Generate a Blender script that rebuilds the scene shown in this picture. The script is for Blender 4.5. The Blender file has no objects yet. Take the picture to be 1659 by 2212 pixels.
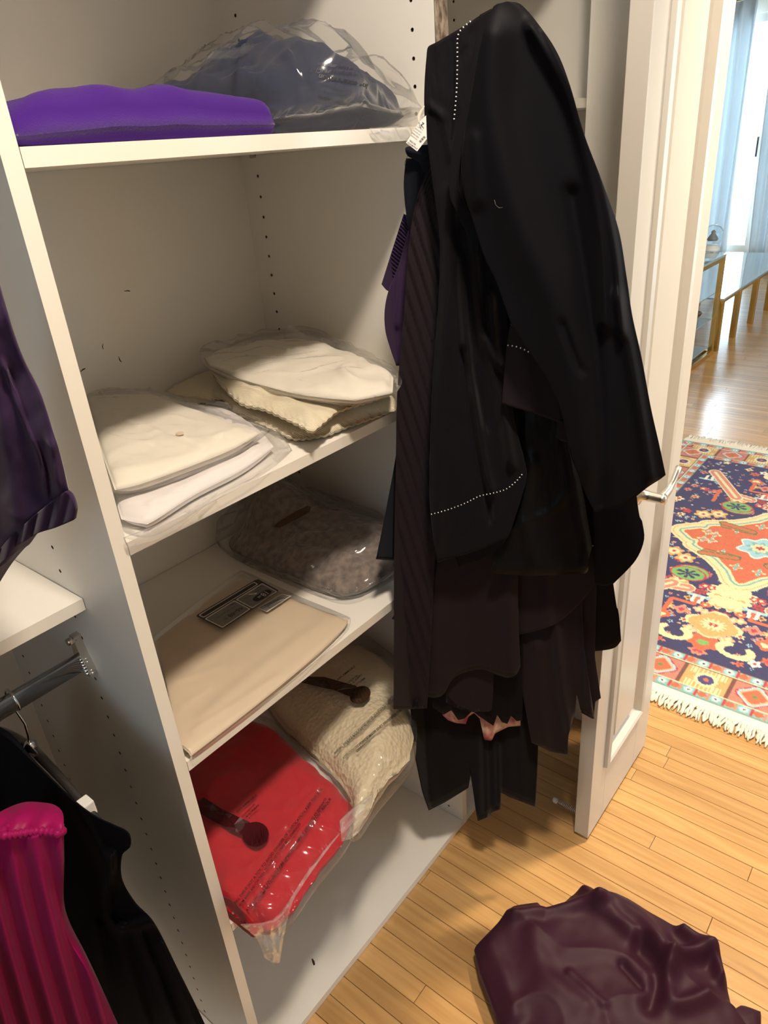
import bpy, bmesh, math, random
import numpy as np
from mathutils import Vector, Matrix, noise as mnoise
random.seed(7); np.random.seed(7)
SC = bpy.context.scene
COL = SC.collection

# ---------------------------------------------------------------- camera
CAM = np.array([-0.37684, -0.73986, 1.59701])
MROT = np.array([[0.621525, -0.779869, -0.074234], [-0.395551, -0.230614, -0.88902], [0.6762, 0.581911, -0.451811]])      # rows: right, down, forward
FPX = 1540.74
cam = bpy.data.objects.new('camera', bpy.data.cameras.new('camera'))
COL.objects.link(cam); SC.camera = cam
cam.data.sensor_fit = 'VERTICAL'; cam.data.sensor_height = 36.0; cam.data.sensor_width = 27.0
cam.data.lens = FPX / 2212.0 * 36.0
cam.data.clip_start = 0.02
_r, _d, _f = MROT
cam.matrix_world = Matrix(((_r[0], -_d[0], -_f[0], CAM[0]), (_r[1], -_d[1], -_f[1], CAM[1]),
                           (_r[2], -_d[2], -_f[2], CAM[2]), (0, 0, 0, 1)))

# ---------------------------------------------------------------- exposure, world, lights
SC.view_settings.view_transform = 'Standard'
SC.view_settings.look = 'None'
SC.view_settings.gamma = 1.0
SC.view_settings.use_curve_mapping = False
SC.view_settings.exposure = -0.45
SC.cycles.transparent_max_bounces = 24
W_ = bpy.data.worlds.new('sky'); SC.world = W_; W_.use_nodes = True
W_.node_tree.nodes['Background'].inputs[0].default_value = (0.62, 0.86, 1.0, 1)
W_.node_tree.nodes['Background'].inputs[1].default_value = 3.0

def area(name, loc, target, sx, sy, power, col, spread=180):
    l = bpy.data.lights.new(name, 'AREA'); l.shape = 'RECTANGLE' if sy else 'DISK'
    l.size = sx
    if sy: l.size_y = sy
    l.energy = power; l.color = col; l.spread = math.radians(spread)
    o = bpy.data.objects.new(name, l); COL.objects.link(o)
    o.location = loc
    o.rotation_euler = (Vector(target) - Vector(loc)).to_track_quat('-Z', 'Y').to_euler()
    return o
WARM = (1.0, 0.86, 0.69)
CEIL_LAMPS = [((-0.02, -0.72, 2.66), 52.0)]     # closet ceiling lamp, see ceiling_lamp()
ROOM_LAMP = ((1.47, -0.67, 2.66), 98.0)              # lamp just beyond the doorway
area('daylight', (9.45, 1.55, 1.35), (3.0, -0.2, 0.2), 1.9, 2.3, 420.0, (0.76, 0.90, 1.0))
area('side_fill', (3.6, -2.95, 1.5), (3.0, 0.2, 0.0), 2.4, 1.9, 90.0, (0.80, 0.91, 1.0))  # added cool fill from the unseen side, brightens the room beyond
area('end_fill', (-2.05, -0.6, 1.6), (0.0, 0.2, 1.0), 0.9, 1.1, 0.8, (0.62, 0.74, 1.0))  # added weak bluish fill for the left panel, no known window there

# ---------------------------------------------------------------- pixel -> place helpers (1659 x 2212 frame)
def ray(u, v):
    q = np.array([(u - 829.5) / FPX, (v - 1106.0) / FPX, 1.0])
    return MROT.T @ q
def atx(u, v, x): r = ray(u, v); return CAM + r * ((x - CAM[0]) / r[0])
def aty(u, v, y): r = ray(u, v); return CAM + r * ((y - CAM[1]) / r[1])
def atz(u, v, z): r = ray(u, v); return CAM + r * ((z - CAM[2]) / r[2])

# ---------------------------------------------------------------- object helpers
def tag(o, label=None, cat=None, group=None, kind=None):
    if label: o['label'] = label
    if cat: o['category'] = cat
    if group: o['group'] = group
    if kind: o['kind'] = kind
    return o
def obj(name, me, mat=None, parent=None, smooth=False):
    if isinstance(me, bmesh.types.BMesh):
        m = bpy.data.meshes.new(name); me.to_mesh(m); me.free(); me = m
    o = bpy.data.objects.new(name, me); COL.objects.link(o)
    if mat is not None and not me.materials: me.materials.append(mat)
    if smooth: me.polygons.foreach_set('use_smooth', [True] * len(me.polygons))
    if parent is not None: o.parent = parent
    return o
def empty(name, loc=(0, 0, 0), label=None, cat=None, group=None, kind=None):
    o = bpy.data.objects.new(name, None); COL.objects.link(o); o.location = loc
    o.empty_display_size = 0.05
    bpy.context.view_layer.update()
    return tag(o, label, cat, group, kind)
def rebase(root):
    """parts are built in place; keep them in place under an empty that has a location"""
    for c in root.children:
        c.matrix_parent_inverse = Matrix.Translation(-Vector(root.location))
def pydata(name, vs, fs, mat=None, parent=None, smooth=False):
    m = bpy.data.meshes.new(name); m.from_pydata([tuple(map(float, v)) for v in vs], [], fs); m.update()
    return obj(name, m, mat, parent, smooth)
def box(bm, x0, x1, y0, y1, z0, z1, bev=0.0):
    r = bmesh.ops.create_cube(bm, size=1.0)
    vs = r['verts']
    bmesh.ops.scale(bm, vec=(abs(x1 - x0), abs(y1 - y0), abs(z1 - z0)), verts=vs)
    bmesh.ops.translate(bm, vec=((x0 + x1) / 2, (y0 + y1) / 2, (z0 + z1) / 2), verts=vs)
    if bev > 0:
        es = list({e for v in vs for e in v.link_edges})
        bmesh.ops.bevel(bm, geom=es, offset=bev, segments=2, affect='EDGES', profile=0.6)
def boxobj(name, x0, x1, y0, y1, z0, z1, mat, parent=None, bev=0.0):
    bm = bmesh.new(); box(bm, x0, x1, y0, y1, z0, z1, bev); return obj(name, bm, mat, parent)
def tube(bm, pts, rad, seg=10, cap=True, flat=1.0):
    pts = [Vector(p) for p in pts]; n = len(pts)
    rs = rad if isinstance(rad, (list, tuple)) else [rad] * n
    rings = []; prev = None
    for i, p in enumerate(pts):
        t = (pts[min(i + 1, n - 1)] - pts[max(i - 1, 0)]).normalized()
        if prev is None:
            a = Vector((0, 0, 1)) if abs(t.z) < 0.9 else Vector((1, 0, 0))
            prev = (a - t * a.dot(t)).normalized()
        else:
            prev = (prev - t * prev.dot(t)).normalized()
        b = t.cross(prev)
        rings.append([bm.verts.new(p + (prev * math.cos(2 * math.pi * k / seg) + b * flat * math.sin(2 * math.pi * k / seg)) * rs[i]) for k in range(seg)])
    for i in range(n - 1):
        for k in range(seg):
            bm.faces.new((rings[i][k], rings[i][(k + 1) % seg], rings[i + 1][(k + 1) % seg], rings[i + 1][k]))
    if cap:
        bm.faces.new(rings[0][::-1]); bm.faces.new(rings[-1])
def tubeobj(name, pts, rad, mat, parent=None, seg=10, flat=1.0):
    bm = bmesh.new(); tube(bm, pts, rad, seg, True, flat)
    bmesh.ops.recalc_face_normals(bm, faces=bm.faces)
    return obj(name, bm, mat, parent, True)
def lathe(bm, prof, centre, seg=24, axis='Z'):
    rings = []
    for r, h in prof:
        ring = []
        for k in range(seg):
            a = 2 * math.pi * k / seg
            c, s = r * math.cos(a), r * math.sin(a)
            p = {'Z': (c, s, h), 'X': (h, c, s), 'Y': (c, h, s)}[axis]
            ring.append(bm.verts.new(Vector(centre) + Vector(p)))
        rings.append(ring)
    for i in range(len(rings) - 1):
        for k in range(seg):
            bm.faces.new((rings[i][k], rings[i][(k + 1) % seg], rings[i + 1][(k + 1) % seg], rings[i + 1][k]))
    bm.faces.new(rings[0][::-1]); bm.faces.new(rings[-1])
    bmesh.ops.recalc_face_normals(bm, faces=bm.faces)
def fbm(x, y, z=0.0, o=3):
    s = 0.0; a = 1.0; t = 0.0
    for i in range(o):
        s += a * mnoise.noise(Vector((x, y, z + 7.3 * i))); t += a
        x *= 2.03; y *= 2.03; z *= 2.03; a *= 0.5
    return s / t
def ridge(x, y, z=0.0):
    return 1.0 - min(1.0, 2.2 * abs(mnoise.noise(Vector((x, y, z)))))

# ---------------------------------------------------------------- materials
def mat(name, base, rough=0.6, metal=0.0, sheen=0.0, coat=0.0, spec=0.5):
    m = bpy.data.materials.new(name); m.use_nodes = True
    b = m.node_tree.nodes['Principled BSDF']
    b.inputs['Base Color'].default_value = (*base, 1); b.inputs['Roughness'].default_value = rough
    b.inputs['Metallic'].default_value = metal
    b.inputs['Sheen Weight'].default_value = sheen; b.inputs['Sheen Roughness'].default_value = 0.4
    b.inputs['Coat Weight'].default_value = coat; b.inputs['Specular IOR Level'].default_value = spec
    m['b'] = 1
    return m
def nd(m, t, **kw):
    n = m.node_tree.nodes.new(t)
    for k, v in kw.items():
        if k in n.inputs: n.inputs[k].default_value = v
        else: setattr(n, k, v)
    return n
def lk(m, a, b): m.node_tree.links.new(a, b)
def pb(m): return m.node_tree.nodes['Principled BSDF']
def add_bump(m, scale, strength, dist=0.002, kind='noise', stretch=None, detail=3.0):
    tc = nd(m, 'ShaderNodeTexCoord'); mp = nd(m, 'ShaderNodeMapping')
    lk(m, tc.outputs['Object'], mp.inputs['Vector'])
    if stretch: mp.inputs['Scale'].default_value = stretch
    if kind == 'noise':
        t = nd(m, 'ShaderNodeTexNoise', Scale=scale, Detail=detail); out = t.outputs['Fac']
    elif kind == 'voronoi':
        t = nd(m, 'ShaderNodeTexVoronoi', Scale=scale); out = t.outputs['Distance']
    else:
        t = nd(m, 'ShaderNodeTexWave', Scale=scale, Distortion=1.0); out = t.outputs['Fac']
    lk(m, mp.outputs['Vector'], t.inputs['Vector'])
    bp = nd(m, 'ShaderNodeBump', Strength=strength, Distance=dist)
    lk(m, out, bp.inputs['Height']); lk(m, bp.outputs['Normal'], pb(m).inputs['Normal'])
    return t
def mottled(m, c0, c1, scale, stretch=None, detail=4.0, lo=0.35, hi=0.65):
    tc = nd(m, 'ShaderNodeTexCoord'); mp = nd(m, 'ShaderNodeMapping')
    lk(m, tc.outputs['Object'], mp.inputs['Vector'])
    if stretch: mp.inputs['Scale'].default_value = stretch
    t = nd(m, 'ShaderNodeTexNoise', Scale=scale, Detail=detail); lk(m, mp.outputs['Vector'], t.inputs['Vector'])
    r = nd(m, 'ShaderNodeValToRGB'); r.color_ramp.elements[0].color = (*c0, 1); r.color_ramp.elements[1].color = (*c1, 1)
    r.color_ramp.elements[0].position = lo; r.color_ramp.elements[1].position = hi
    lk(m, t.outputs['Fac'], r.inputs['Fac']); lk(m, r.outputs['Color'], pb(m).inputs['Base Color'])

M = {}
M['melamine'] = mat('white melamine', (0.80, 0.77, 0.72), 0.42); add_bump(M['melamine'], 900, 0.06, 0.0004)
M['edge'] = mat('edge banding', (0.83, 0.79, 0.71), 0.38)
M['raw'] = mat('raw chipboard edge', (0.2, 0.15, 0.11), 0.9); mottled(M['raw'], (0.10, 0.075, 0.055), (0.42, 0.35, 0.28), 120, (1, 1, 0.5)); 
M['hole'] = mat('peg hole bore', (0.10, 0.06, 0.04), 0.9)
M['paint'] = mat('door paint', (0.59, 0.555, 0.50), 0.3)
M['wall'] = mat('wall paint', (0.80, 0.77, 0.71), 0.7); add_bump(M['wall'], 250, 0.08, 0.0006)
M['wall2'] = mat('darkened closet wall', (0.36, 0.34, 0.32), 0.8)  # unseen closet walls, darkened to cut bounced light
M['ceil'] = mat('ceiling paint', (0.85, 0.83, 0.79), 0.8); add_bump(M['ceil'], 250, 0.08, 0.0006)
M['chrome'] = mat('chrome', (0.75, 0.75, 0.77), 0.16, 1.0)
M['nickel'] = mat('satin nickel', (0.66, 0.62, 0.56), 0.24, 1.0)
M['brass'] = mat('brass', (0.72, 0.50, 0.18), 0.25, 1.0)
M['rubber'] = mat('white rubber', (0.75, 0.73, 0.7), 0.6)
M['rodwood'] = mat('rod', (0.55, 0.56, 0.58), 0.22, 1.0)
def oak():
    m = mat('oak strip floor', (0.6, 0.36, 0.16), 0.3, coat=0.25)
    pb(m).inputs['Coat Roughness'].default_value = 0.16
    tc = nd(m, 'ShaderNodeTexCoord'); oi = nd(m, 'ShaderNodeObjectInfo'); ge = nd(m, 'ShaderNodeNewGeometry')
    ad = nd(m, 'ShaderNodeMath', operation='ADD'); lk(m, oi.outputs['Random'], ad.inputs[0]); lk(m, ge.outputs['Random Per Island'], ad.inputs[1])
    fr = nd(m, 'ShaderNodeMath', operation='FRACT'); lk(m, ad.outputs[0], fr.inputs[0])
    mu = nd(m, 'ShaderNodeMath', operation='MULTIPLY'); mu.inputs[1].default_value = 37.0; lk(m, fr.outputs[0], mu.inputs[0])
    cb = nd(m, 'ShaderNodeCombineXYZ'); lk(m, mu.outputs[0], cb.inputs[0]); lk(m, mu.outputs[0], cb.inputs[2])
    va = nd(m, 'ShaderNodeVectorMath', operation='ADD'); lk(m, tc.outputs['Object'], va.inputs[0]); lk(m, cb.outputs[0], va.inputs[1])
    mp = nd(m, 'ShaderNodeMapping'); mp.inputs['Scale'].default_value = (60, 3.0, 60); lk(m, va.outputs[0], mp.inputs['Vector'])
    n1 = nd(m, 'ShaderNodeTexNoise', Scale=1.0, Detail=5.0, Roughness=0.6); lk(m, mp.outputs[0], n1.inputs['Vector'])
    mp2 = nd(m, 'ShaderNodeMapping'); mp2.inputs['Scale'].default_value = (16, 1.3, 16); lk(m, va.outputs[0], mp2.inputs['Vector'])
    n2 = nd(m, 'ShaderNodeTexNoise', Scale=1.0, Detail=2.0, Distortion=0.6); lk(m, mp2.outputs[0], n2.inputs['Vector'])
    sn = nd(m, 'ShaderNodeMath', operation='MULTIPLY'); sn.inputs[1].default_value = 42.0; lk(m, n2.outputs['Fac'], sn.inputs[0])
    s2 = nd(m, 'ShaderNodeMath', operation='SINE'); lk(m, sn.outputs[0], s2.inputs[0])
    m1 = nd(m, 'ShaderNodeMath', operation='MULTIPLY'); m1.inputs[1].default_value = 0.10; lk(m, s2.outputs[0], m1.inputs[0])
    a2 = nd(m, 'ShaderNodeMath', operation='ADD'); lk(m, n1.outputs['Fac'], a2.inputs[0]); lk(m, m1.outputs[0], a2.inputs[1])
    rp = nd(m, 'ShaderNodeValToRGB'); e = rp.color_ramp.elements
    e[0].position = 0.25; e[0].color = (0.43, 0.235, 0.085, 1); e[1].position = 0.7; e[1].color = (0.55, 0.325, 0.130, 1)
    lk(m, a2.outputs[0], rp.inputs['Fac'])
    hs = nd(m, 'ShaderNodeHueSaturation'); lk(m, rp.outputs['Color'], hs.inputs['Color'])
    mr = nd(m, 'ShaderNodeMapRange'); mr.inputs['To Min'].default_value = 0.86; mr.inputs['To Max'].default_value = 1.14
    lk(m, fr.outputs[0], mr.inputs['Value']); lk(m, mr.outputs[0], hs.inputs['Value'])
    lk(m, hs.outputs['Color'], pb(m).inputs['Base Color'])
    return m
M['oak'] = oak()
def fabric(name, c, rough=0.8, sheen=0.15, bs=700, bstr=0.12, wr=None):
    m = mat(name, c, rough, sheen=sheen, spec=0.11)
    add_bump(m, bs, bstr, 0.0008, stretch=wr)
    return m
M['black'] = fabric('black crepe', (0.0024, 0.0021, 0.0040), 0.62, 0.04)
M['black2'] = fabric('black wool', (0.0046, 0.0037, 0.0050), 0.75, 0.10)
M['lining'] = fabric('black lining', (0.0042, 0.0041, 0.0048), 0.40, 0.02)
M['brown'] = fabric('brown black crepe', (0.0140, 0.0090, 0.0115), 0.62, 0.08)
M['pleat'] = fabric('brown black pleats', (0.0140, 0.0092, 0.0115), 0.6, 0.08)
M['navy'] = fabric('navy knit', (0.0055, 0.0070, 0.0125), 0.8, 0.12)
M['blackdress'] = fabric('black jersey', (0.0012, 0.0012, 0.0024), 0.8, 0.0)
M['purple'] = fabric('dark purple', (0.034, 0.016, 0.050), 0.7, 0.2)
M['violet'] = fabric('violet fleece', (0.050, 0.0125, 0.165), 0.95, 0.15, 500, 0.5)
M['magenta'] = fabric('magenta satin', (0.30, 0.006, 0.085), 0.42, 0.05)
M['pink'] = mat('pink print', (0.35, 0.09, 0.10), 0.6); mottled(M['pink'], (0.35, 0.05, 0.08), (0.65, 0.42, 0.30), 30)
M['burgundy'] = fabric('burgundy satin', (0.034, 0.0080, 0.0200), 0.56, 0.0); pb(M['burgundy']).inputs['Specular IOR Level'].default_value = 0.22
M['denimnavy'] = fabric('navy fleece', (0.016, 0.022, 0.050), 0.9, 0.15, 400, 0.4)
M['white'] = fabric('white cotton', (0.70, 0.655, 0.575), 0.8, 0.05, 300, 0.15)
M['lilac'] = fabric('cool white cotton', (0.71, 0.67, 0.67), 0.75, 0.05, 300, 0.15)
M['cream'] = fabric('cream rib knit', (0.70, 0.625, 0.48), 0.85, 0.1); add_bump(M['cream'], 120, 0.5, 0.002, 'wave', (1, 0.25, 1))
M['beige'] = fabric('beige cloth', (0.62, 0.50, 0.37), 0.6, 0.05, 60, 0.25)
M['knitbrown'] = mat('brown chenille', (0.12, 0.085, 0.07), 0.9, sheen=0.4); add_bump(M['knitbrown'], 55, 0.9, 0.006, 'noise', (0.5, 1.6, 1)); mottled(M['knitbrown'], (0.085, 0.058, 0.047), (0.22, 0.16, 0.13), 70)
M['red'] = fabric('red fleece', (0.50, 0.010, 0.022), 0.9, 0.25, 300, 0.3)
M['knitcream'] = mat('cream open knit', (0.70, 0.60, 0.42), 0.85, sheen=0.1)
add_bump(M['knitcream'], 110, 0.6, 0.005, 'voronoi')
M['print'] = mat('black print', (0.015, 0.013, 0.013), 0.5)
M['printgrey'] = mat('grey label print', (0.20, 0.19, 0.18), 0.4)
M['printdark'] = mat('dark label border', (0.045, 0.038, 0.036), 0.4)
M['printwhite'] = mat('white print', (0.78, 0.74, 0.68), 0.5)
M['paper'] = mat('white card', (0.85, 0.83, 0.80), 0.5)
M['thread'] = mat('white basting thread', (0.85, 0.83, 0.80), 0.6)
M['tape'] = mat('brown tape', (0.055, 0.028, 0.014), 0.25); M['redtape'] = mat('dark red tape', (0.060, 0.006, 0.010), 0.25)
def plastic(name, tint=(0.985, 0.985, 0.985), haze=0.03, gloss=0.12, bump=0.8, bscale=28):
    m = bpy.data.materials.new(name); m.use_nodes = True; nt = m.node_tree; nt.nodes.clear()
    out = nd(m, 'ShaderNodeOutputMaterial'); tr = nd(m, 'ShaderNodeBsdfTransparent', Color=(*tint, 1))
    gl = nd(m, 'ShaderNodeBsdfGlossy', Roughness=gloss, Color=(1, 1, 1, 1)); df = nd(m, 'ShaderNodeBsdfDiffuse', Color=(0.8, 0.8, 0.8, 1))
    tc = nd(m, 'ShaderNodeTexCoord'); mp = nd(m, 'ShaderNodeMapping'); mp.inputs['Scale'].default_value = (1, 0.55, 1)
    lk(m, tc.outputs['Object'], mp.inputs['Vector'])
    n1 = nd(m, 'ShaderNodeTexNoise', Scale=bscale, Detail=3.0, Distortion=1.2); n1.noise_type = 'RIDGED_MULTIFRACTAL' if hasattr(n1, 'noise_type') else 'FBM'
    lk(m, mp.outputs[0], n1.inputs['Vector'])
    bp = nd(m, 'ShaderNodeBump', Strength=bump, Distance=0.004); lk(m, n1.outputs['Fac'], bp.inputs['Height'])
    lk(m, bp.outputs[0], gl.inputs['Normal'])
    lw = nd(m, 'ShaderNodeLayerWeight', Blend=0.12); lk(m, bp.outputs[0], lw.inputs['Normal'])
    mxf = nd(m, 'ShaderNodeMath', operation='MULTIPLY_ADD'); mxf.inputs[1].default_value = 0.5; mxf.inputs[2].default_value = 0.02; lk(m, lw.outputs['Fresnel'], mxf.inputs[0])
    mx = nd(m, 'ShaderNodeMixShader'); lk(m, mxf.outputs[0], mx.inputs[0]); lk(m, tr.outputs[0], mx.inputs[1]); lk(m, gl.outputs[0], mx.inputs[2])
    m2 = nd(m, 'ShaderNodeMixShader'); m2.inputs[0].default_value = haze; lk(m, mx.outputs[0], m2.inputs[1]); lk(m, df.outputs[0], m2.inputs[2])
    lk(m, m2.outputs[0], out.inputs['Surface'])
    return m
M['bag'] = plastic('clear polythene')
M['bagmist'] = plastic('misty polythene', haze=0.07)
M['baghazy'] = plastic('hazy polythene', haze=0.12, gloss=0.25)
M['wrap'] = plastic('smooth clear wrapper', haze=0.02, gloss=0.22, bump=0.06)
M['glass'] = plastic('window glass', (0.93, 0.97, 0.98), 0.0, 0.02, 0.0)
def colattr(name, rough=0.9):
    m = mat(name, (1, 1, 1), rough, sheen=0.1); a = nd(m, 'ShaderNodeVertexColor'); a.layer_name = 'Col'
    lk(m, a.outputs['Color'], pb(m).inputs['Base Color']); return m

# ================================================================ the setting
W, D, TP, TS = 0.6953, 0.4849, 0.0192, 0.0182
HS = 0.03808; HF, HB = 0.043, 0.4405
ZA, ZB, ZC, ZD, ZE = 1.6248, 1.1951, 0.8301, 0.4555, 0.0195
ZTOP = 2.06
W2 = 1.4175; ZS2 = 1.6618; ZL, YL = 1.0811, 0.1232
CEIL = 2.72
XW = 1.235                               # face of the doorway wall
# floor: strip oak, boards along y, 45.5 mm wide
fl = boxobj('floor', -2.3, 9.1, -3.1, 3.1, -0.06, -0.012, M['hole']); fl['kind'] = 'structure'
PW = 0.0455; PX0 = 0.448
def board(bm, x, y0, y1, g=0.0005):
    dz = random.uniform(-0.0003, 0.0)
    x0, x1 = x + g, x + PW - g; y0 += g; y1 -= g; b = 0.0008; z = dz
    v = [bm.verts.new(p) for p in ((x0, y0, -0.012), (x1, y0, -0.012), (x1, y1, -0.012), (x0, y1, -0.012),
         (x0, y0, z - b), (x1, y0, z - b), (x1, y1, z - b), (x0, y1, z - b),
         (x0 + b, y0 + b, z), (x1 - b, y0 + b, z), (x1 - b, y1 - b, z), (x0 + b, y1 - b, z))]
    for i in range(4):
        j = (i + 1) % 4
        bm.faces.new((v[i], v[j], v[4 + j], v[4 + i])); bm.faces.new((v[4 + i], v[4 + j], v[8 + j], v[8 + i]))
    bm.faces.new(v[8:12]); bm.faces.new(v[0:4][::-1])
def rows(x_from, x_to):
    k0 = math.floor((x_from - PX0) / PW); k1 = math.floor((x_to - PX0) / PW)
    return [PX0 + k * PW for k in range(k0, k1)]
for x in rows(-0.75, 1.47):
    y = -1.75 + random.uniform(-0.3, 0.0)
    while y < 0.5:
        y2 = min(y + random.choice((0.7, 0.95, 1.25, 1.6)), 0.5)
        if abs(x - 0.948) < 0.03 and -0.75 < y2 < -0.3: y2 = -0.63
        if 0.5 - y2 < 0.3: y2 = 0.5
        bm = bmesh.new(); board(bm, 0.0, max(y, -1.74) - (y + y2) / 2, y2 - (y + y2) / 2)
        o = obj('plank', bm, M['oak'], fl); o.location = (x, (y + y2) / 2, 0)
        y = y2
bm = bmesh.new()
for x in rows(-2.25, -0.75) + rows(1.47, 9.0):
    y = -3.0 + random.uniform(0, 0.5); yl = -3.0
    while yl < 3.0:
        y2 = min(yl + random.uniform(0.5, 1.3), 3.0); board(bm, x, yl, y2); yl = y2
fp = obj('distant_planks', bm, M['oak'], fl); fp['kind'] = 'stuff'

def wall(name, boxes, m=None):
    bm = bmesh.new()
    for b in boxes: box(bm, *b)
    o = obj(name, bm, m or M['wall']); o['kind'] = 'structure'; return o
ce = wall('ceiling', [(-2.3, 9.1, -3.1, 3.1, CEIL, CEIL + 0.05)], M['ceil'])
wall('wall_back', [(-2.3, 1.49, D + 0.012, D + 0.10, -0.012, CEIL)])
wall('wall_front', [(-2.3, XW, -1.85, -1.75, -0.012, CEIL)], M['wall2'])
wall('wall_left', [(-2.3, -2.2, -1.85, -1.1, -0.012, CEIL), (-2.3, -2.2, -0.1, 0.6, -0.012, CEIL), (-2.3, -2.2, -1.1, -0.1, -0.012, 1.0), (-2.3, -2.2, -1.1, -0.1, 2.2, CEIL)], M['wall2'])  # the opening is added for the bluish end fill
YJ = -0.238
wall('wall_right', [(XW, 1.33, YJ, -0.1, -0.012, CEIL), (XW, 1.49, -0.1, -0.004, -0.012, CEIL), (1.442, 1.49, -0.004, D + 0.012, -0.012, CEIL),
                    (XW, 1.33, -1.85, -1.06, -0.012, CEIL), (XW, 1.33, -1.06, YJ, 2.43, CEIL)])
for nm, bx in (('baseboard_right', (XW - 0.016, XW, YJ + 0.01, -0.012, 0, 0.115)),):
    o = boxobj(nm, *bx, M['paint'], None, 0.003); o['kind'] = 'structure'
# other room
wall('wall_far', [(9.04, 9.2, -3.1, 0.55, -0.012, CEIL), (9.04, 9.2, 2.5, 3.1, -0.012, CEIL), (9.04, 9.2, 0.55, 2.5, 2.56, CEIL), (9.04, 9.2, 0.55, 2.5, -0.012, 0.12)])
wall('wall_side', [(1.54, 9.1, 2.9, 3.1, -0.012, CEIL), (1.33, 1.49, D + 0.1, 3.1, -0.012, CEIL)])
wall('wall_fill_side', [(1.33, 2.3, -3.1, -2.9, -0.012, CEIL), (4.9, 9.1, -3.1, -2.9, -0.012, CEIL), (2.3, 4.9, -3.1, -2.9, 2.5, CEIL), (2.3, 4.9, -3.1, -2.9, -0.012, 0.5), (XW, 1.33, -3.1, -1.85, -0.012, CEIL)])  # unseen wall, its opening added for the side fill lamp
wi = empty('window_1', (9.1, 1.5, 0.12), kind='structure')
bm = bmesh.new()
for b in ((9.06, 9.13, 0.55, 0.62, 0.12, 2.56), (9.06, 9.13, 2.43, 2.5, 0.12, 2.56), (9.06, 9.13, 0.62, 2.43, 0.12, 0.30), (9.06, 9.13, 0.62, 2.43, 2.48, 2.56), (9.06, 9.13, 1.47, 1.53, 0.3, 2.48)): box(bm, *b)
obj('window_frame', bm, M['paint'], wi)
boxobj('pane', 9.09, 9.096, 0.62, 1.47, 0.3, 2.48, M['glass'], wi); boxobj('pane', 9.09, 9.096, 1.53, 2.43, 0.3, 2.48, M['glass'], wi)
boxobj('window_handle', 9.035, 9.06, 1.535, 1.555, 1.22, 1.42, M['printdark'], wi, 0.004)
rebase(wi)

# ================================================================ closet shelving
def perforated(bm, x, face, y0, y1, z0, z1, zh0, cols, depth=0.007, r=0.0030):
    """one side of a panel in the plane x, with real bored peg holes in vertical rows"""
    def q(a, b, c, d):
        vs = [bm.verts.new((x, *p)) for p in (a, b, c, d)]
        bm.faces.new(vs if face > 0 else vs[::-1])
    hw = 0.012
    ys = sorted(cols)
    edges = [y0] + sum([[c - hw, c + hw] for c in ys], []) + [y1]
    for i in range(0, len(edges) - 1, 2): q((edges[i], z0), (edges[i + 1], z0), (edges[i + 1], z1), (edges[i], z1))
    n0 = math.ceil((z0 + 0.03 - zh0) / HS); n1 = math.floor((z1 - 0.03 - zh0) / HS)
    for c in ys:
        zc = [zh0 + HS * k for k in range(n0, n1 + 1)]
        q((c - hw, z0), (c + hw, z0), (c + hw, zc[0] - HS / 2), (c - hw, zc[0] - HS / 2))
        q((c - hw, zc[-1] + HS / 2), (c + hw, zc[-1] + HS / 2), (c + hw, z1), (c - hw, z1))
        for z in zc:
            n = 12
            inner = [bm.verts.new((x, c + r * math.cos(2 * math.pi * k / n), z + r * math.sin(2 * math.pi * k / n))) for k in range(n)]
            bot = [bm.verts.new((x - face * depth, v.co.y, v.co.z)) for v in inner]
            out = []
            for k in range(n):
                cs, sn = math.cos(2 * math.pi * k / n), math.sin(2 * math.pi * k / n)
                s = min(hw / max(abs(cs), 1e-6), (HS / 2) / max(abs(sn), 1e-6))
                s2 = (cs * s, sn * s)
                out.append(bm.verts.new((x, c + s2[0], z + s2[1])))
            for k in range(n):
                j = (k + 1) % n
                # square corners between the outer points
                f = [out[k], out[j], inner[j], inner[k]]
                o1, o2 = out[k].co, out[j].co
                cor = None
                if abs(abs(o1.y - c) - hw) < 1e-6 and abs(abs(o2.z - z) - HS / 2) < 1e-6: cor = (o1.y, o2.z)
                if abs(abs(o2.y - c) - hw) < 1e-6 and abs(abs(o1.z - z) - HS / 2) < 1e-6: cor = (o2.y, o1.z)
                if cor and (abs(cor[0] - o1.y) > 1e-6 or abs(cor[1] - o1.z) > 1e-6): f.insert(1, bm.verts.new((x, *cor)))
                bm.faces.new(f if face > 0 else f[::-1])
                g = [inner[k], inner[j], bot[j], bot[k]]
                fc = bm.faces.new(g if face > 0 else g[::-1]); fc.material_index = 1
            fc = bm.faces.new(bot if face > 0 else bot[::-1]); fc.material_index = 1
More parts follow.
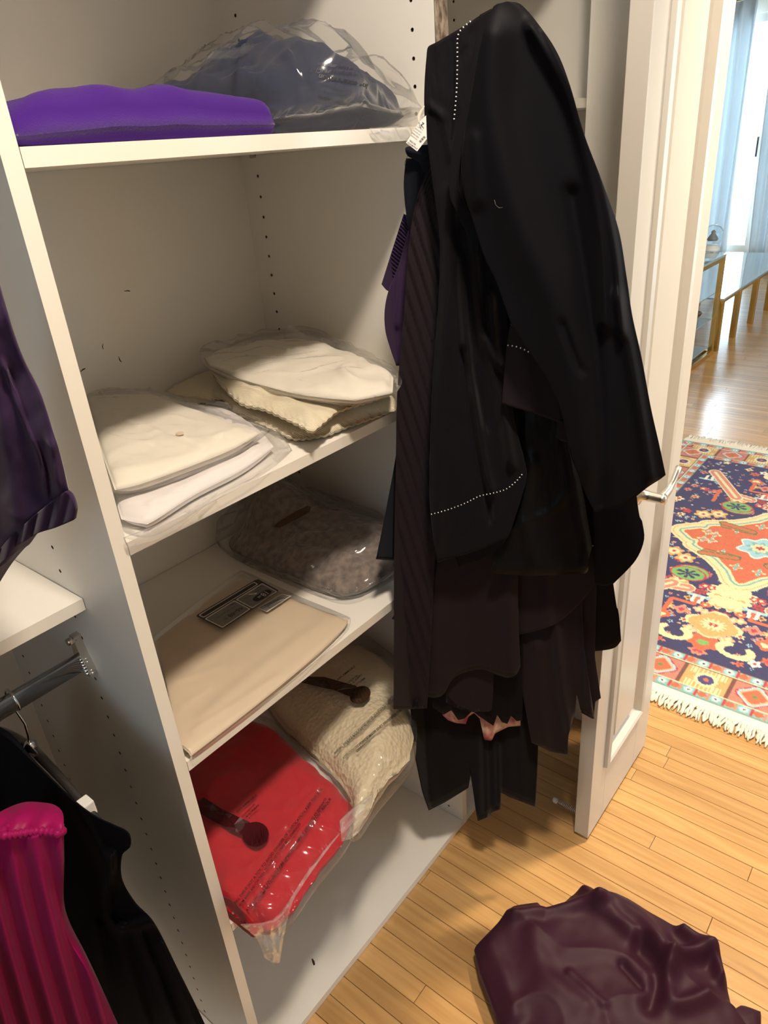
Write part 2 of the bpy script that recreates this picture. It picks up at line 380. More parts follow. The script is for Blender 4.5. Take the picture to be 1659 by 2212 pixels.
def side_panel(name, x0, x1, zh_l, zh_r, parent, raw=False, z1=ZTOP, y1=D, hf_l=HF):
    bm = bmesh.new()
    perforated(bm, x0, -1, 0.0006, y1, 0, z1, zh_l, (hf_l, HB))
    perforated(bm, x1, 1, 0.0006, y1, 0, z1, zh_r, (HF, HB))
    for a in (((x0, y1, 0), (x0, y1, z1), (x1, y1, z1), (x1, y1, 0)), ((x0, .0006, z1), (x1, .0006, z1), (x1, y1, z1), (x0, y1, z1)), ((x0, .0006, 0), (x0, y1, 0), (x1, y1, 0), (x1, .0006, 0))):
        bm.faces.new([bm.verts.new(p) for p in a])
    o = obj(name, bm, M['melamine'], parent); o.data.materials.append(M['hole'])
    if not raw:
        boxobj('edge_band', x0, x1, 0.0, 0.0006, 0, z1, M['edge'], o)
    else:
        boxobj('edge_band', x0, x1, 0.0, 0.0006, 0, 1.38, M['edge'], o)
        bmr = bmesh.new()          # worn edge: the banding has come off and the board shows
        n = 40; L = []; R_ = []
        for i in range(n + 1):
            z = 1.38 + (z1 - 1.38) * i / n
            j = 0.0025 * fbm(3.1, z * 18)
            L.append(bmr.verts.new((x0 - 0.0002, -0.0022 + 0.0006 * fbm(1.7, z * 40), z))); R_.append(bmr.verts.new((x1 + 0.013 + j, -0.0022 + 0.001 * fbm(5.7, z * 40), z)))
        L2 = [bmr.verts.new((v.co.x, -0.0003, v.co.z)) for v in L]; R2 = [bmr.verts.new((v.co.x, -0.0003, v.co.z)) for v in R_]
        for i in range(n):
            bmr.faces.new((L[i], R_[i], R_[i + 1], L[i + 1])); bmr.faces.new((L2[i], L[i], L[i + 1], L2[i + 1])); bmr.faces.new((R_[i], R2[i], R2[i + 1], R_[i + 1]))
        e = obj('worn_edge', bmr, M['raw'], o); e['label'] = 'bare brown chipboard edge'
    return o
def shelf(x0, x1, y0, z, parent, name='shelf', y1=D - 0.002, pins=True):
    s = boxobj(name, x0 + 0.0008, x1 - 0.0008, y0 + 0.0006, y1, z - TS, z, M['melamine'], parent)
    boxobj('edge_band', x0 + 0.0008, x1 - 0.0008, y0, y0 + 0.0006, z - TS, z, M['edge'], s)
    return s
un = empty('shelving_unit', (W / 2, D / 2, 0), 'tall white melamine shelving unit full of folded clothes, with rows of peg holes', 'shelves')
ZH = 1.3181 * 1.19
ZH2 = 1.5399 * 1.19
side_panel('side_panel', -TP, 0, 1.1482, ZH, un, hf_l=0.168)
side_panel('side_panel', W, W + TP, ZH, ZH2, un, raw=True)
boxobj('back_panel', 0.0, W, D, D + 0.006, 0, ZTOP, M['melamine'], un)
for z in (ZA, ZB, ZC, ZD, ZTOP - 0.01): shelf(0, W, 0, z, un)
shelf(0, W, 0, ZE, un, 'bottom_shelf')
bm = bmesh.new()
for z in (ZA, ZB, ZC, ZD):
    for y in (HF, HB):
        for x, s in ((0, 1), (W, -1)):
            bmesh.ops.create_cone(bm, cap_ends=True, segments=10, radius1=0.0028, radius2=0.0028, depth=0.014, matrix=Matrix.Translation((x + s * 0.006, y, z - TS - 0.003)) @ Matrix.Rotation(math.pi / 2, 4, 'Y'))
pins = obj('shelf_pins', bm, M['nickel'], un); pins['kind'] = 'stuff'
# scuffs on the back panel and the bottom shelf
def scuff(pts, w, parent):
    bm = bmesh.new(); P_ = [Vector(p) for p in pts]; a = []; b = []
    nrm = Vector((0, -1, 0)) if abs(P_[0].y - D) < 0.01 else Vector((0, 0, 1))
    for i, p in enumerate(P_):
        t = (P_[min(i + 1, len(P_) - 1)] - P_[max(i - 1, 0)]).normalized(); s = t.cross(nrm) * w * (0.25 + math.sin(math.pi * (i + 0.3) / len(P_)))
        a.append(bm.verts.new(p + s + nrm * 0.0004)); b.append(bm.verts.new(p - s + nrm * 0.0004))
    for i in range(len(P_) - 1): bm.faces.new((a[i], b[i], b[i + 1], a[i + 1]))
    return obj('scuff', bm, M['tape'], parent)
scuff([aty(u, v, D) for u, v in ((222, 742), (221, 749), (223, 754))], 0.0007, un)
scuff([aty(u, v, D) for u, v in ((256, 770), (258, 777), (262, 782))], 0.0009, un)
scuff([aty(u, v, D) for u, v in ((174, 803), (179, 798), (184, 796))], 0.0010, un)
scuff([aty(u, v, D) for u, v in ((268, 629), (276, 628), (281, 629))], 0.0008, un)
scuff([atz(u, v, ZE) for u, v in ((674, 2071), (677, 2078), (679, 2085))], 0.0022, un)
rebase(un)
# section to the left: shelf L, back, rods
lf = empty('hanging_section', (-0.7, D / 2, 0), 'white hanging section left of the shelves, with one deep-set shelf', 'wardrobe')
boxobj('back_panel', -1.25, -TP, D, D + 0.006, 0, ZTOP, M['melamine'], lf)
side_panel('side_panel', -1.2692, -1.25, ZH, ZH, lf)
shelf(-1.25, -TP, YL, ZL, lf); shelf(-1.25, -TP, 0.0, ZTOP - 0.01, lf); shelf(-1.25, -TP, 0.0, ZE, lf, 'bottom_shelf')
bm = bmesh.new(); bmesh.ops.create_cone(bm, cap_ends=True, segments=10, radius1=0.003, radius2=0.003, depth=0.012, matrix=Matrix.Translation((-TP - 0.006, YL + 0.045, ZL - TS - 0.003)) @ Matrix.Rotation(math.pi / 2, 4, 'Y')); obj('shelf_pin', bm, M['nickel'], lf)
rebase(lf)
def rod(name, y, z, label):
    t = empty(name, (-0.63, y, z), label, 'rod', 'closet rods')
    bm = bmesh.new(); n = 16; A = []; B = []
    for k in range(n):
        a = 2 * math.pi * k / n
        yy, zz = 0.0075 * math.copysign(abs(math.cos(a)) ** 0.8, math.cos(a)), 0.0155 * math.copysign(abs(math.sin(a)) ** 0.7, math.sin(a))
        A.append(bm.verts.new((-1.2495, y + yy, z + zz))); B.append(bm.verts.new((-TP - 0.0005, y + yy, z + zz)))
    for k in range(n): bm.faces.new((A[k], A[(k + 1) % n], B[(k + 1) % n], B[k]))
    bm.faces.new(A[::-1]); bm.faces.new(B); bmesh.ops.recalc_face_normals(bm, faces=bm.faces)
    obj('tube', bm, M['rodwood'], t, True)
    bm = bmesh.new()                                   # bracket: arm and ribbed cup
    x0, x1 = -TP - 0.012, -TP
    prof = [(-0.004, 0.046), (0.008, 0.046), (0.010, 0.030), (0.012, 0.012), (0.017, -0.006), (0.019, -0.020), (-0.019, -0.020), (-0.017, -0.004), (-0.009, 0.012), (-0.005, 0.030)]
    A = [bm.verts.new((x0, y + p, z + q)) for p, q in prof]; B = [bm.verts.new((x1, y + p, z + q)) for p, q in prof]
    for k in range(len(prof)): bm.faces.new((A[k], A[(k + 1) % len(prof)], B[(k + 1) % len(prof)], B[k]))
    bm.faces.new(A[::-1]); bm.faces.new(B); bmesh.ops.recalc_face_normals(bm, faces=bm.faces)
    br = obj('bracket', bm, M['nickel'], t)
    for k in range(6):
        zz = z + 0.008 - 0.0045 * k; w = 0.008 + 0.0016 * k
        tubeobj('rib', [(x0 - 0.001, y - w, zz), (x0 - 0.001, y + w, zz)], 0.0012, M['chrome'], br, 6)
        tubeobj('rib', [(x0 + 0.0, y - w - 0.003, zz), (x1, y - w - 0.003, zz)], 0.0012, M['chrome'], br, 6)
    bm = bmesh.new(); lathe(bm, [(0.001, -0.007), (0.0055, -0.007), (0.006, -0.002), (0.0055, 0.005)], (x0 - 0.001, y + 0.001, z + 0.04), 12, 'X'); obj('screw', bm, M['nickel'], br, True)
    rebase(t); return t
rod('hanging_rod', 0.172, 0.957, 'chrome closet rod with ribbed bracket below the left shelf')
rod('hanging_rod.001', 0.172, 1.93, 'upper chrome closet rod above the purple garment, out of frame')
# section to the right
rs = empty('corner_shelving', ((W + TP + W2) / 2, D / 2, 0), 'white shelving section behind the open door, mostly hidden by dark clothes', 'shelves')
side_panel('side_panel', W2, W2 + TP, ZH2, ZH2, rs)
boxobj('back_panel', W + TP, W2, D, D + 0.006, 0, ZTOP, M['melamine'], rs)
for z in (ZS2, 1.25, ZTOP - 0.01): shelf(W + TP, W2, 0, z, rs)
shelf(W + TP, W2, 0, ZE, rs, 'bottom_shelf')
rebase(rs)

# ================================================================ door
XD, YD, XE, TD = 0.8349, -0.2826, 1.2237, 0.0362
ZD0, ZD1 = 0.012, 2.40
do = empty('door_1', (XE, YD + TD, 0), kind='structure')
do['label'] = 'narrow white panelled door leaf standing open'
st0 = 0.112; st1 = 0.068; railb = 0.24; railt = 0.12
bm = bmesh.new()
fx0, fx1 = 0.921, 1.128; fz0, fz1 = 0.212, ZD1 - railt
for b in ((XD, fx0, YD, YD + TD, ZD0, ZD1), (fx1, XE, YD, YD + TD, ZD0, ZD1), (fx0, fx1, YD, YD + TD, ZD0, fz0), (fx0, fx1, YD, YD + TD, fz1, ZD1)):
    box(bm, *b, 0.0012)
obj('door_frame', bm, M['paint'], do)
# moulded edge and raised field
def mould(y, s):
    steps = [(0.0, 0.0), (0.004, 0.011), (0.012, 0.0135), (0.016, 0.0085), (0.024, 0.007), (0.040, 0.0045), (0.046, 0.0015)]
    bm = bmesh.new(); rings = []
    # a bolection strip proud of the frame, then the recess and the field
    prof = [(-0.016, 0.0), (-0.014, -0.008), (-0.004, -0.011), (0.004, -0.008), (0.010, 0.006), (0.016, 0.010), (0.030, 0.010), (0.042, 0.004), (0.044, 0.001)]
    for ins, dep in prof:
        yy = y + s * dep
        rings.append([bm.verts.new(p) for p in ((fx0 + ins, yy, fz0 + ins), (fx1 - ins, yy, fz0 + ins), (fx1 - ins, yy, fz1 - ins), (fx0 + ins, yy, fz1 - ins))])
    for a, b in zip(rings, rings[1:]):
        for k in range(4): bm.faces.new((a[k], a[(k + 1) % 4], b[(k + 1) % 4], b[k]))
    bm.faces.new(rings[-1]); bmesh.ops.recalc_face_normals(bm, faces=bm.faces)
    return bm
obj('panel_moulding', mould(YD, 1), M['paint'], do)
bmb = mould(YD + TD, -1); obj('panel_moulding', bmb, M['paint'], do)
# lever handle
hx, hz = aty(1374, 1066, YD)[0], aty(1374, 1066, YD)[2]
ha = empty('lever_handle', (hx, YD, hz)); ha.parent = do; ha.matrix_parent_inverse = Matrix.Identity(4)
bm = bmesh.new(); lathe(bm, [(0.001, 0.0), (0.026, 0.0), (0.026, -0.004), (0.022, -0.010), (0.012, -0.013), (0.0105, -0.030), (0.010, -0.052), (0.0102, -0.060), (0.001, -0.062)], (hx, YD, hz), 28, 'Y')
ho = obj('lever_handle', bm, M['nickel'], do, True); bpy.data.objects.remove(ha)
ho.name = 'lever_handle'
p1 = Vector(aty(1420, 1075, YD - 0.055)); p2 = Vector(aty(1466, 1014, YD - 0.058))
a0 = Vector((hx, YD - 0.052, hz))
tubeobj('lever', [a0, a0.lerp(p2, 0.18) + Vector((0, 0, -0.004)), a0.lerp(p2, 0.45) + Vector((0, 0, -0.010)), a0.lerp(p2, 0.7) + Vector((0, 0, -0.007)), a0.lerp(p2, 0.88) + Vector((0, 0, 0.0)), p2 + Vector((0, 0, 0.002)), p2 + Vector((0.006, 0, 0.001))], [0.011, 0.0105, 0.009, 0.008, 0.0085, 0.0095, 0.004], M['nickel'], ho, 12, 0.75)
for z in (0.35, 1.15, 2.05):
    bm = bmesh.new(); lathe(bm, [(0.001, -0.045), (0.006, -0.045), (0.006, 0.045), (0.001, 0.045)], (XE + 0.004, YD + TD + 0.004, z), 12); obj('hinge', bm, M['nickel'], do, True)
# spring door stop on the far face
ds = atx(1237, 1762, XD)
sp = (XD + 0.045, YD + TD, 0.032)
pts = []; L_ = 0.078
e0 = Vector((sp[0], sp[1], sp[2])); 
for i in range(0, 161):
    t = i / 160; a = 2 * math.pi * 16 * t
    pts.append((sp[0] + 0.0055 * math.cos(a), sp[1] + 0.006 + (L_ - 0.014) * t, sp[2] + 0.0055 * math.sin(a)))
stp = tubeobj('door_stop', pts, 0.0012, M['chrome'], do, 6)
bm = bmesh.new(); lathe(bm, [(0.001, 0), (0.010, 0), (0.009, 0.006), (0.004, 0.008)], sp, 14, 'Y'); obj('stop_base', bm, M['chrome'], stp, True)
bm = bmesh.new(); lathe(bm, [(0.004, 0), (0.0075, 0.001), (0.0075, 0.010), (0.005, 0.014), (0.001, 0.0145)], (sp[0], sp[1] + L_ - 0.010, sp[2]), 14, 'Y'); obj('stop_tip', bm, M['rubber'], stp, True)
rebase(do)

# ================================================================ ceiling lamps
def ceiling_lamp(loc, power, label, r=0.09, col=WARM):
    t = empty('ceiling_lamp', (loc[0], loc[1], CEIL), label, 'lamp', 'round ceiling lamps')
    bm = bmesh.new(); lathe(bm, [(r + 0.03, 0.0), (r + 0.03, -0.012), (r + 0.012, -0.03), (r, -0.03), (r, -0.008)], (loc[0], loc[1], CEIL), 32); obj('housing', bm, M['paint'], t, True)
    em = bpy.data.materials.get('lamp glass')
    if em is None:
        em = mat('lamp glass', (1, 1, 1), 0.4); pb(em).inputs['Emission Color'].default_value = (*col, 1); pb(em).inputs['Emission Strength'].default_value = 6.0
    bm = bmesh.new(); lathe(bm, [(0.001, -0.034), (r * 0.6, -0.033), (r - 0.002, -0.026), (r - 0.002, -0.010), (0.001, -0.010)], (loc[0], loc[1], CEIL), 32); obj('diffuser', bm, em, t, True)
    rebase(t)
    l = area('lamp_light', (loc[0], loc[1], CEIL - 0.042), (loc[0], loc[1], 0), 2 * r, 0, power, col); l.parent = t; l.matrix_parent_inverse = Matrix.Translation(-Vector(t.location))
ceiling_lamp(*CEIL_LAMPS[0], 'round closet ceiling lamp above the shelves, out of frame')
ceiling_lamp(ROOM_LAMP[0], ROOM_LAMP[1], 'round ceiling lamp just beyond the doorway, out of frame', 0.09, (1.0, 0.80, 0.54))

# ================================================================ soft goods: builders
from mathutils.bvhtree import BVHTree
def poly(pts, n, smooth=True):
    """resample a polyline by arc length (Catmull-Rom through the points)"""
    P = [np.array(p, float) for p in pts]
    if smooth and len(P) > 2:
        Q = []
        for i in range(len(P) - 1):
            a, b, c, d = P[max(i - 1, 0)], P[i], P[i + 1], P[min(i + 2, len(P) - 1)]
            for k in range(12):
                t = k / 12.0
                Q.append(0.5 * ((2 * b) + (-a + c) * t + (2 * a - 5 * b + 4 * c - d) * t * t + (-a + 3 * b - 3 * c + d) * t ** 3))
        Q.append(P[-1]); P = Q
    P = np.array(P); s = np.concatenate([[0], np.cumsum(np.linalg.norm(np.diff(P, axis=0), axis=1))])
    if s[-1] < 1e-9: return np.repeat(P[:1], n, axis=0)
    t = np.linspace(0, s[-1], n)
    return np.stack([np.interp(t, s, P[:, k]) for k in range(P.shape[1])], 1)
def coons(left, right, top, bottom, nu, nv, smooth=True):
    top = top or [left[0], right[0]]; bottom = bottom or [left[-1], right[-1]]
    L, R_ = poly(left, nv + 1, smooth), poly(right, nv + 1, smooth)
    T, B = poly(top, nu + 1, smooth), poly(bottom, nu + 1, smooth)
    s = np.linspace(0, 1, nu + 1)[None, :, None]; t = np.linspace(0, 1, nv + 1)[:, None, None]
    A = (1 - s) * L[:, None] + s * R_[:, None] + (1 - t) * T[None] + t * B[None]
    C_ = (1 - s) * (1 - t) * L[0] + s * (1 - t) * R_[0] + (1 - s) * t * L[-1] + s * t * R_[-1]
    return A - C_
def ridge_field(G, ridges):
    """sum of soft folds; each fold is (polyline, height, half width), in the same frame as G"""
    H = np.zeros(G.shape[:2])
    for pts, amp, sg in ridges:
        P = poly(pts, 24); best = np.full(G.shape[:2], 1e9)
        for a, b in zip(P[:-1], P[1:]):
            ab = b - a; tt = np.clip(((G - a) @ ab) / max(ab @ ab, 1e-9), 0, 1)
            d = np.linalg.norm(G - (a + tt[..., None] * ab), axis=2); best = np.minimum(best, d)
        H += amp * np.exp(-(best / sg) ** 2)
    return H
def shell(name, F, B, m, parent=None):
    """closed skin from a front grid and a back grid"""
    nv, nu = F.shape[0] - 1, F.shape[1] - 1; w = nu + 1; N = F.shape[0] * w
    vs = np.concatenate([F.reshape(-1, 3), B.reshape(-1, 3)])
    fs = []
    for j in range(nv):
        for i in range(nu):
            a = j * w + i
            fs.append((a, a + 1, a + w + 1, a + w)); fs.append((N + a, N + a + w, N + a + w + 1, N + a + 1))
    for i in range(nu):
        fs.append((i, N + i, N + i + 1, i + 1)); a = nv * w + i; fs.append((a, a + 1, N + a + 1, N + a))
    for j in range(nv):
        a = j * w; fs.append((a, a + w, N + a + w, N + a)); a = j * w + nu; fs.append((a, N + a, N + a + w, a + w))
    me = bpy.data.meshes.new(name); me.from_pydata(vs.tolist(), [], fs); me.update()
    bm = bmesh.new(); bm.from_mesh(me); bmesh.ops.recalc_face_normals(bm, faces=bm.faces); bm.to_mesh(me); bm.free()
    return obj(name, me, m, parent, True)
class Plane:
    def __init__(s, a, d, ymax=None):
        s.a = np.array([a[0], a[1], 0.0]); d = np.array(d, float); d /= np.linalg.norm(d)
        n = np.array([d[1], -d[0], 0.0])
        if n @ (CAM - s.a) < 0: n = -n
        s.n = n; s.ymax = ymax
    def hit(s, u, v, off=0.0, ymax=None):
        r = ray(u, v); t = ((s.a + s.n * off - CAM) @ s.n) / (r @ s.n); p = CAM + r * t
        ym = s.ymax if ymax is None else ymax
        if ym is not None and p[1] > ym: p = aty(u, v, ym)
        p = np.array(p); p[2] = max(p[2], 0.04); return p
def sheet(name, pl, off, left, right, top=None, bottom=None, m=None, parent=None, thick=0.010, ridges=(), nz=0.0, nzs=(0.02, 0.006), nu=36, nv=60, ymax=None, pleat=None, smooth=True, rim=0.0015, edge=0.0):
    G = coons(left, right, top, bottom, nu, nv, smooth)
    H = ridge_field(G, ridges)
    F = np.zeros((nv + 1, nu + 1, 3)); B = np.zeros_like(F)
    for j in range(nv + 1):
        for i in range(nu + 1):
            u, v = G[j, i]; s = i / nu; t = j / nv
            h = off + H[j, i]
            if nz: h += nz * (0.5 + fbm(u * nzs[0], v * nzs[1], off * 50))
            if pleat: h += pleat(s, t, u, v)
            if edge: h -= edge * ((2 * s - 1) ** 4)
            p = pl.hit(u, v, h, ymax); F[j, i] = p
            q = p - pl.n * (rim + thick * max(0.0, 1 - (2 * s - 1) ** 2) ** 0.6)
            ym = pl.ymax if ymax is None else ymax
            if ym is not None and q[1] > ym + rim: q[1] = ym + rim
            B[j, i] = q
    o = shell(name, F, B, m, parent); o['_g'] = 0; del o['_g']
    return o
def stitches(name, pl, off, pts, n, length, rad, parent, ymax=None):
    P = poly(pts, n * 2 + 1); bm = bmesh.new()
    for k in range(n):
        a, b = P[2 * k], P[2 * k + 1]; b = a + (b - a) * length
        A, B = pl.hit(*a, off, ymax), pl.hit(*b, off, ymax)
        tube(bm, [A, A * 0.8 + B * 0.2, A * 0.2 + B * 0.8, B], [rad * 0.4, rad, rad, rad * 0.4], 6)
    o = obj(name, bm, M['thread'], parent, True); o['kind'] = 'stuff'; o['label'] = 'row of white basting stitches'; return o
def blob(name, xy, left, right, top, bottom, z0, h, m, parent=None, edge=2.6, side=None, ridges=(), nz=0.0, nzs=25.0, rd=0.0, rds=20.0, nu=48, nv=40, prof=None, smooth=True, base=None, seed=0.0, wob=0.0, rim=0.5):
    swell = m is M['bag']
    """a soft heap or folded garment lying on z0; outline given by four edges, in the frame that xy() turns into floor-plan points"""
    G = coons(left, right, top, bottom, nu, nv, smooth); H = ridge_field(G, ridges)
    F = np.zeros((nv + 1, nu + 1, 3)); B = np.zeros_like(F)
    for j in range(nv + 1):
        for i in range(nu + 1):
            s, t = 2 * i / nu - 1, 2 * j / nv - 1
            e = max(0.0, (1 - abs(s) ** (side or edge)) * (1 - abs(t) ** edge)) ** 0.5
            x, y = xy(*G[j, i])
            hh = h * (prof(i / nu, j / nv) if prof else 1.0)
            ex = min(1.0, e * 2.5)
            k = nz * (0.5 + fbm(x * nzs, y * nzs, seed) if swell else fbm(x * nzs, y * nzs, seed)) + rd * (ridge(x * rds, y * rds * 0.7, seed + 3.0) ** 3) + H[j, i]
            b0 = base(x, y) if base else 0.0
            if wob: x += wob * fbm(x * 30, y * 30, seed + 9) * (1 - e); y += wob * fbm(x * 30, y * 30, seed + 11) * (1 - e)
            top_ = z0 + b0 + hh * (rim + (1 - rim) * e) + k * ex
            F[j, i] = (x, y, max(top_, z0 + b0 + 0.0008)); B[j, i] = (x, y, z0 + b0 + 0.0002 + hh * rim * (1 - min(1, e * 1.5)))
    return shell(name, F, B, m, parent)
def xyz(z, ym=D - 0.012, x0=0.006, x1=W - 0.008):
    def f(u, v):
        p = atz(u, v, z); return (min(max(p[0], x0), x1), min(p[1], ym))
    return f
XY = lambda x, y: (x, y)
def text_mesh(body, size=1.0, bold=0.0, align='LEFT', spacing=1.0):
    c = bpy.data.curves.new('t', 'FONT'); c.body = body; c.size = size; c.offset = bold; c.align_x = align; c.space_line = spacing
    o = bpy.data.objects.new('t', c); COL.objects.link(o)
    dg = bpy.context.evaluated_depsgraph_get(); dg.update()
    me = bpy.data.meshes.new_from_object(o.evaluated_get(dg))
    bpy.data.objects.remove(o); bpy.data.curves.remove(c)
    return me
def bvh_of(o):
    me = o.data; vs = [v.co for v in me.vertices]; return BVHTree.FromPolygons([Vector(v) for v in vs], [tuple(p.vertices) for p in me.polygons])
def print_on(name, host, bvh, me, fx, m, parent, eps=0.0006):
    """lays flat print on a surface: fx turns print coordinates into a sight line, the print is laid where that line meets the host"""
    for v in me.vertices:
        u, w = fx(v.co.x, v.co.y); r = Vector(ray(u, w)).normalized()
        hit = bvh.ray_cast(Vector(CAM), r)
        v.co = (hit[0] - r * eps) if hit[0] is not None else Vector(CAM) + r * 1.2
    return obj(name, me, m, parent)
def quad_mesh(pts, n=8):
    """a flat print patch given by its outline in print coordinates, subdivided"""
    bm = bmesh.new(); bm.faces.new([bm.verts.new((p[0], p[1], 0)) for p in pts])
    bmesh.ops.triangulate(bm, faces=bm.faces)
    for _ in range(3): bmesh.ops.subdivide_edges(bm, edges=bm.edges, cuts=1)
    me = bpy.data.meshes.new('patch'); bm.to_mesh(me); bm.free(); return me
def rrect(x0, y0, x1, y1, r, n=5):
    out = []
    for cx, cy, a0 in ((x1 - r, y1 - r, 0), (x0 + r, y1 - r, 90), (x0 + r, y0 + r, 180), (x1 - r, y0 + r, 270)):
        for k in range(n + 1):
            a = math.radians(a0 + 90 * k / n); out.append((cx + r * math.cos(a), cy + r * math.sin(a)))
    return out
def frame2(p0, px, py):
    """print frame: origin, end of x axis (x=1) and end of y axis (y=1), all in pixels"""
    p0, px, py = map(lambda p: np.array(p, float), (p0, px, py))
    return lambda x, y: tuple(p0 + (px - p0) * x + (py - p0) * y)

# ================================================================ things on the shelves
# --- top shelf
def purp(s, t): return 0.80 + 0.20 * math.sin(3.1 * s) + 0.16 * math.exp(-((s - 0.34) / 0.10) ** 2) + 0.13 * math.exp(-((s - 0.56) / 0.08) ** 2) - 0.12 * math.exp(-(s / 0.10) ** 2)
o = blob('folded_blanket', XY, [(0.004, 0.19), (0.003, 0.012)], [(0.418, 0.135), (0.400, 0.090), (0.374, 0.045), (0.350, 0.014)], [(0.004, 0.19), (0.220, 0.165), (0.418, 0.135)], [(0.003, 0.012), (0.350, 0.014)], ZA, 0.052, M['violet'], None, 5.0, side=22, rim=0.25, nz=0.006, nzs=9, prof=purp, nu=70, nv=40,
         ridges=[([(0.03, 0.01), (0.10, 0.10), (0.12, 0.25)], 0.004, 0.02)])
tag(o, 'bright violet folded fleece on the top shelf', 'blanket')
def nav(s, t): return 0.62 + 0.50 * math.exp(-((s - 0.47) / 0.20) ** 2) + 0.18 * math.exp(-((s - 0.12) / 0.1) ** 2) + 0.12 * math.exp(-((s - 0.85) / 0.1) ** 2)
g = blob('folded_sweater', XY, [(0.40, 0.40), (0.438, 0.155)], [(0.685, 0.40), (0.685, 0.06)], None, [(0.438, 0.155), (0.455, 0.080), (0.50, 0.035), (0.60, 0.025), (0.685, 0.06)], ZA + 0.001, 0.108, M['denimnavy'], None, 4.5, rim=0.25, nz=0.020, nzs=16, rd=0.010, rds=14, prof=nav, nu=60, nv=44,
         ridges=[([(0.42, 0.30), (0.52, 0.2), (0.60, 0.14)], 0.012, 0.03), ([(0.60, 0.3), (0.66, 0.2), (0.66, 0.08)], 0.012, 0.025)])
tag(g, 'navy sweater inside a clear bag on the top shelf', 'sweater')
def navb(s, t): return nav(max(0, (s - 0.09) / 0.89), t) + 0.06 + 0.10 * math.exp(-((s - 0.02) / 0.06) ** 2)
b = blob('plastic_bag', XY, [(0.385, 0.43), (0.428, 0.150)], [(0.692, 0.43), (0.692, 0.02)], None, [(0.428, 0.150), (0.440, 0.070), (0.49, 0.016), (0.60, 0.008), (0.692, 0.02)], ZA, 0.114, M['bag'], None, 4.2, rim=0.25, nz=0.020, nzs=14, rd=0.014, rds=15, prof=navb, nu=110, nv=80)
tag(b, 'clear printed plastic bag round the navy sweater on the top shelf', 'bag')
pl_a = Plane((0.0, -0.006), (1, 0))
sheet('bag_flap', pl_a, 0.0, [(800, 277), (805, 287), (822, 303)], [(884, 270), (890, 288), (880, 300)], None, [(822, 303), (850, 306), (880, 298)], M['baghazy'], b, 0.001, [([(815, 280), (840, 300)], 0.003, 4), ([(850, 275), (865, 300)], 0.003, 4)], nu=20, nv=14)
bv = bvh_of(b)
for body, p0, p1, up, bold in (('ing conservation', (796, 182), (690, 160), (-30, 95), 0.03), ('re temperature (C) (F)', (775, 158), (668, 147), (-26, 80), 0.0), ('or a same temperature', (764, 146), (688, 134), (-24, 74), 0.0)):
    me = text_mesh(body, 0.16, bold * 0.16); x1 = max(v.co.x for v in me.vertices)
    P0, P1, U = np.array(p0, float), np.array(p1, float), np.array(up, float)
    print_on('print', b, bv, me, lambda x, y: tuple(P0 + (P1 - P0) * x / x1 + U * y), M['print'], b, 0.0015)
b2 = blob('plastic_bag', XY, [(0.235, 0.46), (0.235, 0.26)], [(0.375, 0.46), (0.375, 0.27)], None, None, ZA, 0.070, M['bag'], None, 2.0, nz=0.015, nzs=14, rd=0.02, rds=15, nu=60, nv=40, prof=lambda s, t: 0.25 + 0.95 * s)
tag(b2, 'loose end of clear plastic packing behind the violet fleece', 'bag')

# --- second shelf: two bagged shirts on the left
def stack_edge(o): return o
g1 = blob('folded_shirt', xyz(ZB + 0.012), [(196, 905), (262, 1120)], [(500, 890), (560, 930), (592, 966)], [(196, 905), (350, 870), (500, 890)], [(262, 1122), (305, 1131), (330, 1127), (420, 1070), (520, 1018), (592, 966)], ZB + 0.001, 0.022, M['lilac'], None, 7.0, nz=0.004, nzs=14, nu=70, nv=50, ridges=[([(330, 1105), (470, 1030), (580, 965)], 0.003, 9)])
tag(g1, 'cool white shirt in plastic, lower of the two at left on the second shelf', 'shirt')
b1 = blob('plastic_bag', xyz(ZB + 0.012), [(188, 895), (252, 1120), (262, 1138)], [(510, 880), (600, 930), (632, 972)], [(188, 895), (350, 862), (510, 880)], [(262, 1140), (300, 1147), (345, 1138), (450, 1078), (560, 1022), (632, 976)], ZB + 0.0004, 0.027, M['bag'], None, 6.0, nz=0.002, nzs=20, rd=0.004, rds=22, nu=100, nv=70)
tag(b1, 'clear bag round the lower white shirt on the second shelf', 'bag')
sheet('bag_flap', pl_a, 0.0015, [(268, 1162), (276, 1180), (292, 1176)], [(420, 1098), (440, 1088), (470, 1066)], [(268, 1162), (330, 1138), (420, 1098)], [(292, 1176), (340, 1165), (400, 1130), (470, 1066)], M['baghazy'], b1, 0.0006, [([(300, 1150), (420, 1105)], 0.002, 8)], nu=30, nv=10)
g2 = blob('folded_shirt', xyz(ZB + 0.045), [(186, 856), (215, 960), (246, 1050)], [(330, 852), (430, 884), (560, 920)], [(186, 856), (260, 850), (330, 852)], [(246, 1052), (300, 1040), (400, 1005), (500, 965), (562, 930)], ZB + 0.0285, 0.024, M['white'], None, 7.0, nz=0.006, nzs=12, nu=70, nv=60,
          ridges=[([(250, 905), (360, 950), (460, 985)], 0.003, 7), ([(215, 1000), (330, 965), (450, 960), (520, 935)], 0.003, 8), ([(230, 1035), (380, 1000), (480, 960)], 0.003, 10), ([(200, 872), (285, 868)], 0.006, 6)])
tag(g2, 'white buttoned shirt in plastic, upper of the two at left on the second shelf', 'shirt')
bm = bmesh.new(); c = atz(388, 936, ZB + 0.0545); bmesh.ops.create_cone(bm, cap_ends=True, segments=18, radius1=0.006, radius2=0.0055, depth=0.002, matrix=Matrix.Translation(Vector(c))); obj('button', bm, M['beige'], g2)
